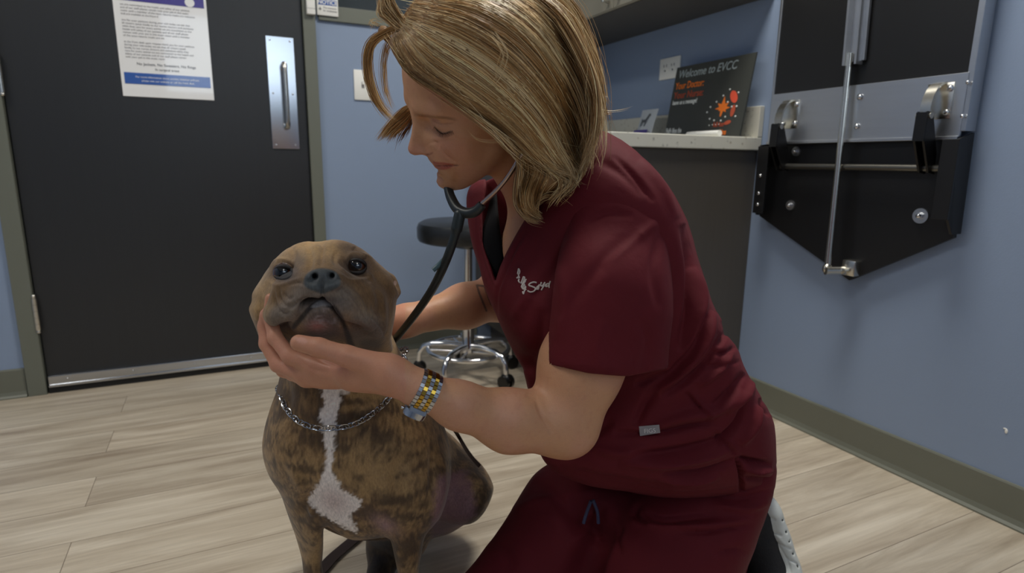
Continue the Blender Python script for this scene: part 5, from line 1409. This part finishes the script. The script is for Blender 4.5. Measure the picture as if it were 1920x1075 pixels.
print('trouser z', to_world(rv)[:, 2].min())

# ---- near shoe, toe on the floor, heel up

# (a part: knit upper, its sole a sub-part)

nS = np.array([.92, -.22, .32]); nS /= np.linalg.norm(nS)
UPF = Field((.20, .30, .95), (.56, .72, 1.30), .003)
P = [c3(1432, 962, 1.15), c3(1445, 1010, 1.15), c3(1462, 1060, 1.145), c3(1470, 1098, 1.13), c3(1455, 1128, 1.09)]
up_ = [p - nS * .030 for p in P]
chain(UPF, up_, [.034, .036, .038, .036, .028], .02, (nS, .85))
UPF.add(cap(up_[0], up_[0] + np.array([-.05, .01, -.01]), .034, .036), .02)
v1, f1 = UPF.mesh()
M_knit = mat('shoe_knit_black', srgb(26, 25, 28), rough=.8, var=.5, scale=60, bump=.6, bscale=400, stretch=(1, 1, 3))
shoe = np_mesh('shoe', to_world(v1), f1, M_knit, woman)
SOF = Field((.22, .30, .95), (.58, .72, 1.32), .0022)
for a, b in zip(P[:-1], P[1:]): SOF.add(cap(a, b, .044, .044, (nS, .58)), .01)
for k in range(9):                                                   # tread grooves
    t = (k + .4) / 9 * (len(P) - 1); i = min(int(t), len(P) - 2); c = P[i] + (P[i + 1] - P[i]) * (t - i)
    tg = (P[i + 1] - P[i]); tg /= np.linalg.norm(tg); w_ = np.cross(nS, tg)
    SOF.sub(cap(c + nS * .020 + tg * .010, c + nS * .004 - w_ * .046 - tg * .006, .0022), .002)
    SOF.sub(cap(c + nS * .020 + tg * .010, c + nS * .004 + w_ * .046 - tg * .006, .0022), .002)
v2, f2 = SOF.mesh()
zz = lambda *q: [(1360 + u / 6.145, 900 + v / 6.145) for u, v in q]
v2 = sculpt(v2, vnormals(v2, f2), [(zz((430, 405), (570, 462)), 1.8, -2.2), (zz((470, 575), (640, 642)), 1.8, -2.2), (zz((575, 725), (750, 798)), 1.8, -2.2), (zz((695, 900), (830, 970)), 1.8, -2.2), (zz((455, 420), (485, 570), (560, 680), (640, 800), (715, 930), (760, 1075)), 1.8, -1.8), (zz((500, 450), (560, 610)), 2.5, 1.2), (zz((590, 640), (700, 770)), 2.5, 1.2)], fade=False)
M_sole = mat('shoe_sole_pale', srgb(205, 208, 204), rough=.5, var=.06, scale=18)
so = np_mesh('sole', to_world(v2), f2, M_sole, shoe)
so['label'] = 'pale grooved rubber sole'
print('sole z', to_world(v2)[:, 2].min())
# ---------------------------------------------------------------- hair: a shaped mass and combed strands over it
HR = Field((-.27, -.52, .56), (.20, .02, 1.02), .003)
def hcap(a, b, ra, rb, k=.02): HR.add(cap(a, b, ra, rb), k)
HR.add(he(-.012, 0, .040, .112, .092, .100), .02)
HR.add(he(-.045, 0, -.015, .080, .088, .085), .04)
HR.add(cap(hp(-.01, .070, .02), hp(-.035, .074, -.075), .034, .034), .03)
HR.add(cap(hp(-.01, -.070, .02), hp(-.030, -.072, -.07), .034, .030), .03)
HR.add(cap(hp(.045, .060, .035), hp(.0, .078, -.045), .022, .026), .03)
HR.add(cap(hp(-.075, .03, .0), hp(-.085, .035, -.075), .042, .036), .03)
HR.add(cap(hp(-.035, .078, -.07), c3(1030, 335, .80), .026, .022), .02)
HR.add(cap(c3(1000, 310, .815), c3(985, 375, .83), .022, .017), .015)
HR.add(cap(c3(985, 375, .83), c3(1008, 410, .825), .016, .006), .012)
HR.add(cap(hp(.085, -.004, .085), hp(.090, -.035, .070), .016, .016), .02)
HR.add(cap(hp(.090, -.035, .070), c3(715, 60, .80), .014, .010), .015)
hair_out = Outline([(737, 100), (752, 128), (775, 147), (812, 172), (855, 195), (900, 218), (938, 243), (962, 272), (974, 300), (985, 322), (972, 348), (964, 372), (968, 398), (985, 414), (1012, 423), (1019, 410), (1014, 392), (1030, 368), (1058, 348), (1082, 338), (1096, 312), (1106, 285), (1112, 262), (1124, 236), (1131, 213), (1122, 190), (1125, 150), (1117, 105), (1104, 60), (1084, 15), (1050, -30), (980, -80), (880, -100), (790, -80), (742, -30), (722, 5), (708, 35), (702, 62), (722, 78)], 1)
HR.cut(hair_out.cone(), .016)
qv, qf = HR.mesh(); qn = vnormals(qv, qf)
hbvh = bvh_of(qv, qf)
M_hairbase = mat('hair_under_layer', srgb(138, 102, 62), rough=.5, var=.3, scale=14, stretch=(6, 6, 1), bump=.5, bscale=60)
HC = [srgb(186, 146, 96), srgb(156, 118, 74), srgb(216, 182, 130), srgb(130, 98, 64), srgb(236, 208, 160), srgb(170, 126, 76)]
def hair_mat():
    m = attr_mat('blonde_hair_strands', rough=.38, spec=.45)
    return m
hair = np_mesh('hair', to_world(qv), qf, M_hairbase, woman)
SV, SF_, SCOL = [], [], []
rs = np.random.RandomState(3)
def strand(P, r0, col, n=3):
    P = np.asarray(P); m = len(P); T = np.gradient(P, axis=0); T /= np.linalg.norm(T, axis=1, keepdims=True) + 1e-9
    vdir = P / np.linalg.norm(P, axis=1, keepdims=True)
    A = np.cross(T, vdir); A /= np.linalg.norm(A, axis=1, keepdims=True) + 1e-9; B = np.cross(T, A)
    t = np.linspace(0, 1, m); r = r0 * np.minimum(1, np.minimum(t * 12 + .3, (1 - t) * 4 + .12))
    base = sum(len(x) for x in SV) if False else strand.n
    V = np.concatenate([(P + r[:, None] * (A * math.cos(2 * math.pi * k / n) + B * math.sin(2 * math.pi * k / n)))[:, None, :] for k in range(n)], 1).reshape(-1, 3)
    SV.append(V); strand.n += len(V)
    i = np.arange(m - 1)[:, None] * n; k = np.arange(n)[None]; k2 = (k + 1) % n
    SF_.append(np.stack([i + k, i + k2, i + n + k2, i + n + k], -1).reshape(-1, 4) + base)
    SCOL.append(np.tile(np.array(col[:3]), (len(V), 1)))
strand.n = 0
def drape(xy, off, dflt=None, smooth=True, wob=0.0):
    """picture-side path -> points riding on the hair mass at height off"""
    D = []; last = dflt
    for x, y in xy:
        z = hit(hbvh, x, y, None)
        if z is None: z = last if last is not None else .80
        last = z; D.append(z)
    D = np.array(D)
    if smooth:
        R0 = D.copy()
        for _ in range(3): D[1:-1] = (D[:-2] + 2 * D[1:-1] + D[2:]) / 4
        D = np.minimum(D, R0 + .0004)
    D = D - off
    return np.stack([(xy[:, 0] - CX) / FP * D, (xy[:, 1] - CY) / FP * D, D], 1)
def layer(guides, count, off, r, spread=5, cols=None, m=20, wander=1.0, endj=.12, clump=0):
    G = [spline(g, 6) for g in guides]
    G = [np.stack([np.interp(np.linspace(0, 1, m), np.linspace(0, 1, len(g)), g[:, i]) for i in (0, 1)], 1) for g in G]
    cu = (np.arange(clump) + rs.rand(clump)) / clump * (len(G) - 1) if clump else None
    cc = rs.randint(0, len(HC), max(clump, 1))
    for _ in range(count):
        if clump:
            ci = rs.randint(clump); u = np.clip(cu[ci] + rs.randn() * .035 * (len(G) - 1) / 6, 0, len(G) - 1.001)
            col = HC[cc[ci]] if rs.rand() < .55 else HC[rs.randint(len(HC))]
            lift = off[0] + (off[1] - off[0]) * ((ci * .618) % 1) + rs.rand() * .0012
        else:
            u = rs.rand() * (len(G) - 1.001); col = HC[(cols or list(range(len(HC))))[rs.randint(len(cols or HC))]]; lift = off[0] + rs.rand() * (off[1] - off[0])
        i = int(u); f = u - i
        P = G[i] * (1 - f) + G[i + 1] * f
        t = np.linspace(0, 1, m)
        end = 1 - rs.rand() * endj
        P = np.stack([np.interp(t * end, t, P[:, j]) for j in (0, 1)], 1)
        a, b, c = rs.randn(3) * spread * wander
        P = P + np.stack([a * t + b * np.sin(t * 3 + c), b * t + a * np.sin(t * 4 + c)], 1) * .5 + rs.randn(2) * spread * .35
        col = np.array(col[:3]) * (1 + .18 * rs.randn())
        strand(drape(P, lift * (0.55 + .45 * np.sin(np.pi * np.clip(t, .05, .95)))), r * (.7 + .6 * rs.rand()), np.clip(col, .01, 1))
near = [
    [(741, 66), (765, 128), (820, 165), (878, 200), (930, 236), (968, 272), (1010, 302), (1068, 318)],
    [(748, 55), (795, 115), (860, 160), (920, 205), (970, 250), (1010, 290), (1045, 318), (1080, 330)],
    [(756, 45), (825, 95), (895, 140), (955, 190), (1002, 240), (1035, 285), (1062, 318), (1080, 338)],
    [(764, 30), (850, 60), (930, 110), (990, 165), (1035, 225), (1060, 280), (1078, 318), (1070, 342)],
    [(775, 5), (880, 25), (965, 75), (1025, 140), (1065, 205), (1085, 265), (1092, 305), (1078, 335)],
    [(795, -30), (910, -15), (1000, 40), (1055, 110), (1090, 180), (1104, 240), (1102, 285), (1088, 322)],
    [(830, -60), (950, -45), (1040, 15), (1085, 85), (1112, 150), (1120, 205), (1116, 250), (1104, 285)],
    [(880, -80), (990, -60), (1070, 0), (1106, 70), (1122, 135), (1124, 180), (1128, 205), (1140, 214)],
]
layer(near, 4200, (.0015, .009), .00052, 5, clump=150)
layer(near, 500, (.004, .010), .0004, 16, cols=[2, 4, 0], wander=1.2)
lock = [
    [(955, 255), (970, 300), (966, 345), (966, 385), (984, 412), (1012, 421)],
    [(975, 270), (985, 315), (978, 350), (978, 385), (992, 405), (1016, 414)],
    [(1000, 285), (1005, 320), (994, 352), (990, 380), (1000, 398), (1014, 404)],
    [(1030, 300), (1028, 330), (1015, 356), (1008, 378), (1006, 394), (1010, 404)],
]
layer(lock, 420, (.0005, .006), .0005, 4, clump=14, m=16)
under = [
    [(1020, 310), (1045, 330), (1050, 350), (1035, 372), (1020, 392)],
    [(1060, 310), (1078, 330), (1072, 350), (1052, 362), (1035, 380)],
    [(1085, 300), (1096, 318), (1090, 338), (1075, 350), (1060, 366)],
]
layer(under, 220, (.0, .006), .00045, 7, m=12, endj=.4)
face_edge = [
    [(740, 70), (757, 125), (800, 158), (850, 188), (905, 225), (950, 262), (985, 305)],
    [(745, 62), (775, 118), (825, 152), (880, 185), (930, 222), (970, 262), (1000, 300)],
]
layer(face_edge, 200, (.001, .007), .0004, 7, m=18)
top_ = [
    [(760, 45), (745, 20), (735, -5), (740, -40)], [(757, 50), (735, 25), (722, 0), (725, -30)], [(752, 58), (728, 38), (712, 25), (712, 0)],
]
layer(top_, 260, (.0005, .006), .0005, 5, m=12, cols=[0, 2, 4, 1])
# front locks that fall past the forehead on the far side
def free(guides, z0, z1, count, r, spread, cols, m=18, endj=.15):
    G = [spline(g, 6) for g in guides]
    G = [np.stack([np.interp(np.linspace(0, 1, m), np.linspace(0, 1, len(g)), g[:, i]) for i in (0, 1)], 1) for g in G]
    for _ in range(count):
        u = rs.rand() * (len(G) - 1.001); i = int(u); f = u - i; P = G[i] * (1 - f) + G[i + 1] * f; t = np.linspace(0, 1, m)
        end = 1 - rs.rand() * endj; P = np.stack([np.interp(t * end, t, P[:, j]) for j in (0, 1)], 1)
        a, b = rs.randn(2) * spread; P = P + np.stack([a * t, b * t], 1) * .6 + rs.randn(2) * spread * .3
        D = z0 + (z1 - z0) * t + rs.randn() * .006
        Q = np.stack([(P[:, 0] - CX) / FP * D, (P[:, 1] - CY) / FP * D, D], 1)
        strand(Q, r * (.7 + .6 * rs.rand()), np.clip(np.array(HC[cols[rs.randint(len(cols))]][:3]) * (1 + .15 * rs.randn()), .01, 1))
free([[(758, 40), (722, 55), (694, 72), (682, 100), (684, 140), (697, 180), (716, 208), (740, 232)], [(760, 55), (728, 66), (704, 82), (696, 108), (698, 145), (708, 182), (722, 205), (748, 228)]], .77, .83, 150, .0004, 5, [0, 2, 4, 0])
free([[(756, 60), (730, 72), (716, 92), (712, 130), (716, 175), (730, 210)], [(752, 70), (738, 80), (727, 100), (724, 140), (730, 180), (745, 215)]], .78, .83, 34, .0003, 5, [0, 2, 4])
free([[(768, 196), (752, 205), (735, 222), (720, 242), (704, 264)], [(775, 205), (762, 220), (744, 235), (728, 248), (712, 266)], [(775, 212), (768, 226), (756, 240), (742, 252), (736, 268)]], .85, .83, 240, .0005, 4, [0, 2, 5, 2], endj=.35)
free([[(770, 214), (760, 235), (745, 258), (738, 292)], [(775, 218), (768, 240), (760, 255), (752, 262)]], .85, .84, 40, .0003, 4, [1, 3], endj=.4)
# fly-away hairs
free([[(1080, 100), (1112, 128), (1130, 132), (1148, 124)], [(1085, 40), (1112, 80), (1126, 120), (1134, 160)], [(1100, 150), (1120, 180), (1134, 190), (1146, 184)]], .80, .79, 12, .0002, 5, [2, 4, 0], endj=.4)
free([[(1095, 192), (1125, 206), (1155, 209), (1190, 202)], [(1098, 196), (1125, 210), (1152, 212), (1178, 208)]], .80, .79, 3, .0002, 4, [4], endj=.1)
free([[(1095, 190), (1118, 202), (1132, 210), (1150, 213)], [(1100, 205), (1120, 214), (1130, 214), (1142, 210)]], .82, .81, 120, .00035, 3, [0, 2, 1], endj=.4)
free([[(700, 60), (690, 45), (700, 30), (720, 20)], [(720, 40), (705, 38), (695, 50), (690, 62)]], .79, .78, 14, .0002, 6, [2, 4])
free([[(880, 60), (905, 85), (900, 105), (915, 140), (960, 150)], [(935, 60), (960, 100), (950, 140), (930, 155), (905, 150)]], .665, .69, 10, .00022, 12, [2, 4])
free([[(1000, 400), (1010, 380), (1030, 370), (1048, 380)], [(1020, 350), (1045, 352), (1060, 365), (1072, 372)]], .80, .80, 40, .00025, 7, [0, 2, 5], endj=.5)
free([[(950, 252), (920, 262), (890, 258), (872, 240)], [(975, 262), (940, 272), (905, 270), (880, 255)]], .725, .70, 5, .0002, 3, [4, 2])
strands_m = hair_mat()
np_mesh('strands', to_world(np.concatenate(SV)), np.concatenate(SF_), strands_m, hair, True, np.concatenate(SCOL))['kind'] = 'stuff'
# ---------------------------------------------------------------- stethoscope, watch, collar, leash, embroidery
def wp_(*pts): return [Vector(W(*p)) for p in pts]
def wsp(pts, n=8): return [Vector(to_world(np.array([(x - CX) / FP * d, (y - CY) / FP * d, d]))) for x, y, d in spline(np.array(pts, float), n)]
M_tube = mat('stethoscope_tube_dark_green', srgb(38, 44, 44), rough=.38, var=.06)
M_copper = mat('eartube_satin_metal', srgb(176, 158, 150), rough=.25, metal=1.0)
st = empty('stethoscope', tuple(W(866, 395, .82)), 'dark stethoscope hanging from the woman\'s ears down to the dog\'s neck', 'stethoscope')
earN = hp(-.004, .078, -.014)
pe = (earN[0] / earN[2] * FP + CX, earN[1] / earN[2] * FP + CY)
MB().tube(wsp([(903, 383, .800), (930, 358, .786), (953, 330, .772), (970, 302, .762), (980, 275, .757), (pe[0], pe[1], earN[2])]), .0032, 12).build('ear_tube', M_copper, st, True)
MB().tube(wsp([(840, 352, .845), (836, 330, .86), (835, 300, .88), (845, 270, .90)]), .0032, 12).build('ear_tube', M_copper, st, True)
MB().tube(wsp([(840, 352, .840), (846, 372, .832), (858, 392, .822), (876, 400, .812), (892, 396, .805), (904, 384, .800)]), [.0062 + .0012 * math.sin(k / 40 * math.pi) for k in range(41)], 16).build('binaural_spring', M_tube, st, True)
MB().tube(wsp([(864, 394, .818), (860, 412, .818), (852, 445, .822), (836, 490, .835), (812, 540, .87), (782, 585, .92), (748, 628, .975), (728, 650, 1.02), (706, 662, 1.05)]), [.0072 if k < 3 else (.0080 if k < 14 else .0062) for k in range(65)], 16).build('tube', M_tube, st, True)
MB().tube(wsp([(832, 487, .836), (822, 498, .838), (812, 507, .838)]), [.0035] * 17, 10).build('clip_tab', mat('clip_teal', srgb(72, 98, 104), .4), st, True)
cw = W(700, 655, 1.055); MB().cyl(cw, cw + RC @ np.array([-.006, .004, -.006]), .021, n=28).build('chest_piece', M_satin, st, True)

# wristwatch: band of links round the wrist, head on the underside
wt = empty('wristwatch', tuple(W(792, 735, .715)), 'steel and gold link wristwatch on the wrist beneath the dog\'s chin', 'watch')
M_link = mat('watch_steel', srgb(196, 198, 202), rough=.22, metal=1.0, var=.03); M_gold = mat('watch_gold', srgb(212, 172, 72), rough=.22, metal=1.0, var=.03)
wc = c3(796, 734, .7165); ax = c3(860, 760, .735) - c3(735, 706, .712); ax /= np.linalg.norm(ax)
e1 = np.array([0, -1, 0.]); e1 -= ax * (e1 @ ax); e1 /= np.linalg.norm(e1); e2 = np.cross(ax, e1)
e2 = e2 if e2[2] < 0 else -e2
Rw = .0232
steel = MB(); gold = MB()
nl = 30
for i in range(nl):
    a = 2 * math.pi * i / nl
    if 2.55 < a < 3.75: continue
    for j in range(5):
        off = (j - 2) * .0050; aa = a + (math.pi / nl if j % 2 else 0)
        rr = Rw + .0015 * (1 if j in (1, 2, 3) else .2)
        c = wc + (e1 * math.cos(aa) + e2 * math.sin(aa)) * rr + ax * off
        tg = -e1 * math.sin(aa) + e2 * math.cos(aa); nn = e1 * math.cos(aa) + e2 * math.sin(aa)
        mb = gold if j in (1, 3) else steel
        M4 = Matrix([[*(RC @ (ax * .0047))], [*(RC @ (tg * .0042))], [*(RC @ (nn * .0022))]]).transposed().to_4x4()
        r = bmesh.ops.create_cube(mb.bm, size=1.0, matrix=Matrix.Translation(Vector(to_world(c))) @ M4)
bd_ = steel.build('band', M_link, wt); gd_ = gold.build('gold_links', M_gold, bd_); gd_['label'] = 'gold coloured centre links'
cc_ = wc + (e1 * math.cos(3.14) + e2 * math.sin(3.14)) * (Rw + .004) 
nn = -e1
cs = MB(); cs.cyl(to_world(cc_ - nn * .003), to_world(cc_ + nn * .0045), .0145, .0135, n=36); cs.cyl(to_world(cc_ + nn * .0045), to_world(cc_ + nn * .006), .0125, n=36)
cs_o = cs.build('case', M_link, wt, True)
cb = cc_ - e2 * 0 + e2 * .013
M4 = Matrix([[*(RC @ (ax * .021))], [*(RC @ (e2 * .012))], [*(RC @ (e1 * .006))]]).transposed().to_4x4()
mb = MB(); bmesh.ops.create_cube(mb.bm, size=1.0, matrix=Matrix.Translation(Vector(to_world(wc - e1 * (Rw - .0005) + e2 * .010))) @ M4)
bmesh.ops.bevel(mb.bm, geom=mb.bm.edges[:], offset=.001, segments=2, affect='EDGES'); mb.build('end_link', M_link, wt, True)
MB().cyl(to_world(cc_ - ax * .0145), to_world(cc_ - ax * .0175), .0022, n=12).build('crown', M_link, wt, True)

# chain collar: alternating links following the neck
dbvh = bvh_of(V_, F_)
cpath = spline([(528, 745), (538, 768), (560, 790), (590, 802), (625, 803), (660, 797), (690, 782), (715, 762), (735, 738), (752, 700), (752, 676)], 12)
cp = []
for x, y in cpath:
    z = hit(dbvh, x, y, None)
    cp.append((x, y, (z if z else cp[-1][2] if cp else .9) - .004))
cp = np.array(cp); Z = cp[:, 2]
for _ in range(4): Z[1:-1] = (Z[:-2] + 2 * Z[1:-1] + Z[2:]) / 4
CPc = np.array([c3(*p) for p in cp])
# close the loop behind the neck
back = [c3(762, 655, 1.00), c3(740, 660, 1.06), c3(660, 690, 1.09), c3(570, 710, 1.06), c3(524, 725, .99)]
loop = spline(np.vstack([CPc[::12], back, CPc[:1]]), 40)
sl = np.concatenate([[0], np.cumsum(np.linalg.norm(np.diff(loop, axis=0), axis=1))])
pitch = .0088; nL = int(sl[-1] / pitch)
col_o = empty('chain_collar', tuple(to_world(CPc[len(CPc) // 2])), 'silver chain choke collar around the dog\'s neck above the white blaze', 'dog collar')
M_chain = mat('chain_steel', srgb(190, 190, 192), rough=.22, metal=1.0)
mb = MB()
for i in range(nL):
    s_ = (i + .5) * pitch; c = np.array([np.interp(s_, sl, loop[:, j]) for j in range(3)]); c2 = np.array([np.interp(s_ + .002, sl, loop[:, j]) for j in range(3)])
    t = (c2 - c); t /= np.linalg.norm(t); v = c / np.linalg.norm(c); a = np.cross(t, v); a /= np.linalg.norm(a); b = np.cross(t, a)
    ang = math.radians(35 if i % 2 else -40); w1 = a * math.cos(ang) + b * math.sin(ang)
    pts = [to_world(c + t * math.cos(q) * .0070 + w1 * math.sin(q) * .0040 + b * .0) for q in [2 * math.pi * k / 14 for k in range(14)]]
    mb.tube(pts, .00108, 6, closed=True)
mb.build('chain', M_chain, col_o, True)
MB().tube([to_world(c3(752, 676, .945) + np.array([math.cos(q) * .009, math.sin(q) * .009, 0])) for q in [2 * math.pi * k / 20 for k in range(20)]], .0015, 8, closed=True).build('ring', M_chain, col_o, True)

# leash: dark strap from the collar ring down behind the shoulder and across the floor
def strap(pts, wd, th_, m, name, label, cat, wdir):
    P = [np.array(p) for p in pts]; mb = MB(); rings = []
    for i, p in enumerate(P):
        t = P[min(i + 1, len(P) - 1)] - P[max(i - 1, 0)]; t = t / np.linalg.norm(t); w = np.array(wdir[i] if isinstance(wdir, list) else wdir, float); w -= t * (w @ t); w /= np.linalg.norm(w); n_ = np.cross(t, w)
        rings.append([mb.bm.verts.new(Vector(p + w * a * wd / 2 + n_ * b * th_ / 2)) for a, b in ((-1, -1), (1, -1), (1, 1), (-1, 1))])
    for A, B in zip(rings, rings[1:]):
        for k in range(4): mb.bm.faces.new((A[k], A[(k + 1) % 4], B[(k + 1) % 4], B[k]))
    mb.bm.faces.new(rings[0]); mb.bm.faces.new(rings[-1])
    return tag(mb.build(name, m, None, origin=tuple(P[0])), label, cat)
M_leash = mat('leash_brown_leather', srgb(52, 36, 30), rough=.6, var=.2)
g1 = on_z(664, 1012, .006); g2 = on_z(625, 1045, .006); g3 = on_z(604, 1068, .006); g4 = on_z(560, 1110, .006)
lp = spline([g4, g3, g2, g1, g1 + (g1 - g2) * .8, on_z(720, 985, .006)], 6)
strap(lp, .026, .003, M_leash, 'leash', 'dark brown leather leash lying on the floor behind the dog\'s front legs', 'leash', (.3, .95, 0))
# dark strap hanging by the dog's shoulder, seen under the forearm
sp_pts = []
for x, y, ix, iy in ((826, 764, -12, 16), (846, 796, -9, 12), (860, 819, -8, 9), (874, 843, -7, 9), (888, 862, -6, 9), (899, 874, -8, 10)):
    z = hit(dbvh, x + ix, y + iy, 1.1); sp_pts.append(W(x, y, z - .002))
strap(spline(sp_pts, 5), .007, .0025, M_leash, 'back_strap', 'thin dark strap lying along the dog\'s back just below the forearm', 'strap', RC @ np.array([.7, -.5, -.3]))

# embroidered name, woven tag
def stitch(paths, bvh, r, m, name, parent, lift=.0008):
    mb = MB()
    for p in paths:
        P = spline(p, 4) if len(p) > 2 else np.array(p, float); Q = []
        for x, y in P:
            z = hit(bvh, x, y, None)
            if z is None: continue
            Q.append(to_world(c3(x, y, z - lift)))
        if len(Q) > 1: mb.tube(Q, r, 6)
    return mb.build(name, m, parent, True)
M_thread = mat('embroidery_thread', srgb(214, 204, 196), rough=.6)
E_ = lambda *q: [(940 + u / 11.94, 480 + v / 11.94) for u, v in q]
em = [E_((385, 290), (365, 400)), E_((385, 290), (410, 340), (400, 400), (370, 420)), E_((375, 470), (345, 500)), E_((385, 440), (405, 500), (380, 490)), E_((400, 520), (385, 560), (415, 600)),
      E_((500, 460), (440, 620)), E_((500, 470), (520, 500), (470, 640)), E_((560, 520), (470, 650), (450, 700)), E_((545, 560), (480, 660)), E_((500, 620), (455, 690), (480, 700), (530, 640)), E_((530, 650), (470, 720), (500, 730)), E_((550, 680), (490, 740), (520, 740), (555, 690)), E_((560, 740), (520, 780), (495, 850), (480, 800)),
      E_((790, 600), (720, 590), (640, 620), (620, 660), (700, 690), (765, 730), (730, 790), (650, 810), (585, 780)),
      E_((800, 690), (790, 760)), E_((800, 700), (840, 670), (820, 760)), E_((850, 640), (830, 740)), E_((900, 590), (880, 660), (920, 670), (970, 600)), E_((975, 590), (940, 690), (895, 770)),
      E_((1060, 620), (1010, 640), (1005, 690), (1050, 670)), E_((1098, 570), (1070, 660), (1075, 715)), E_((1000, 640), (985, 690))]
scrub_top = [c for c in woman.children if c.name.startswith('scrub_top')][0]
stitch(em, top_bvh, .0011, M_thread, 'embroidery', scrub_top)
zt_ = hit(top_bvh, 1217, 806, .85); zt2 = hit(top_bvh, 1237, 803, zt_); zt1 = hit(top_bvh, 1198, 809, zt_)
tgp = [to_world(c3(1198, 800, zt1 - .003)), to_world(c3(1236, 797, zt2 - .003)), to_world(c3(1238, 812, zt2 - .003)), to_world(c3(1200, 818, zt1 - .003))]
tg_ = MB().prism(tgp, RC @ np.array([0, 0, .0012])).build('woven_tag', mat('tag_grey', srgb(150, 146, 150), .7, bump=.3, bscale=800), scrub_top)
xd_ = Vector(tgp[1] - tgp[0]).normalized(); yd_ = Vector(tgp[0] - tgp[3]).normalized()
text_mesh('lettering', 'FIGS', .0085, Vector(tgp[3]) + xd_ * .006 + yd_ * .0035 + xd_.cross(yd_) * .0004, xd_, yd_, mat('tag_letter', srgb(225, 222, 222), .7), tg_, .0002)
# drawstring ends
rb = bvh_of(rv, rf)
for pts in ([(1108, 940), (1100, 962), (1094, 982)], [(1112, 938), (1120, 960), (1122, 982)]):
    z = hit(rb, 1105, 965, .97) - .012
    q = spline([(x, y, z) for x, y in pts], 5)
    MB().tube([W(*p) for p in q], .0028, 8).build('drawstring', mat('drawstring_navy', srgb(58, 58, 86), .7), woman, True)
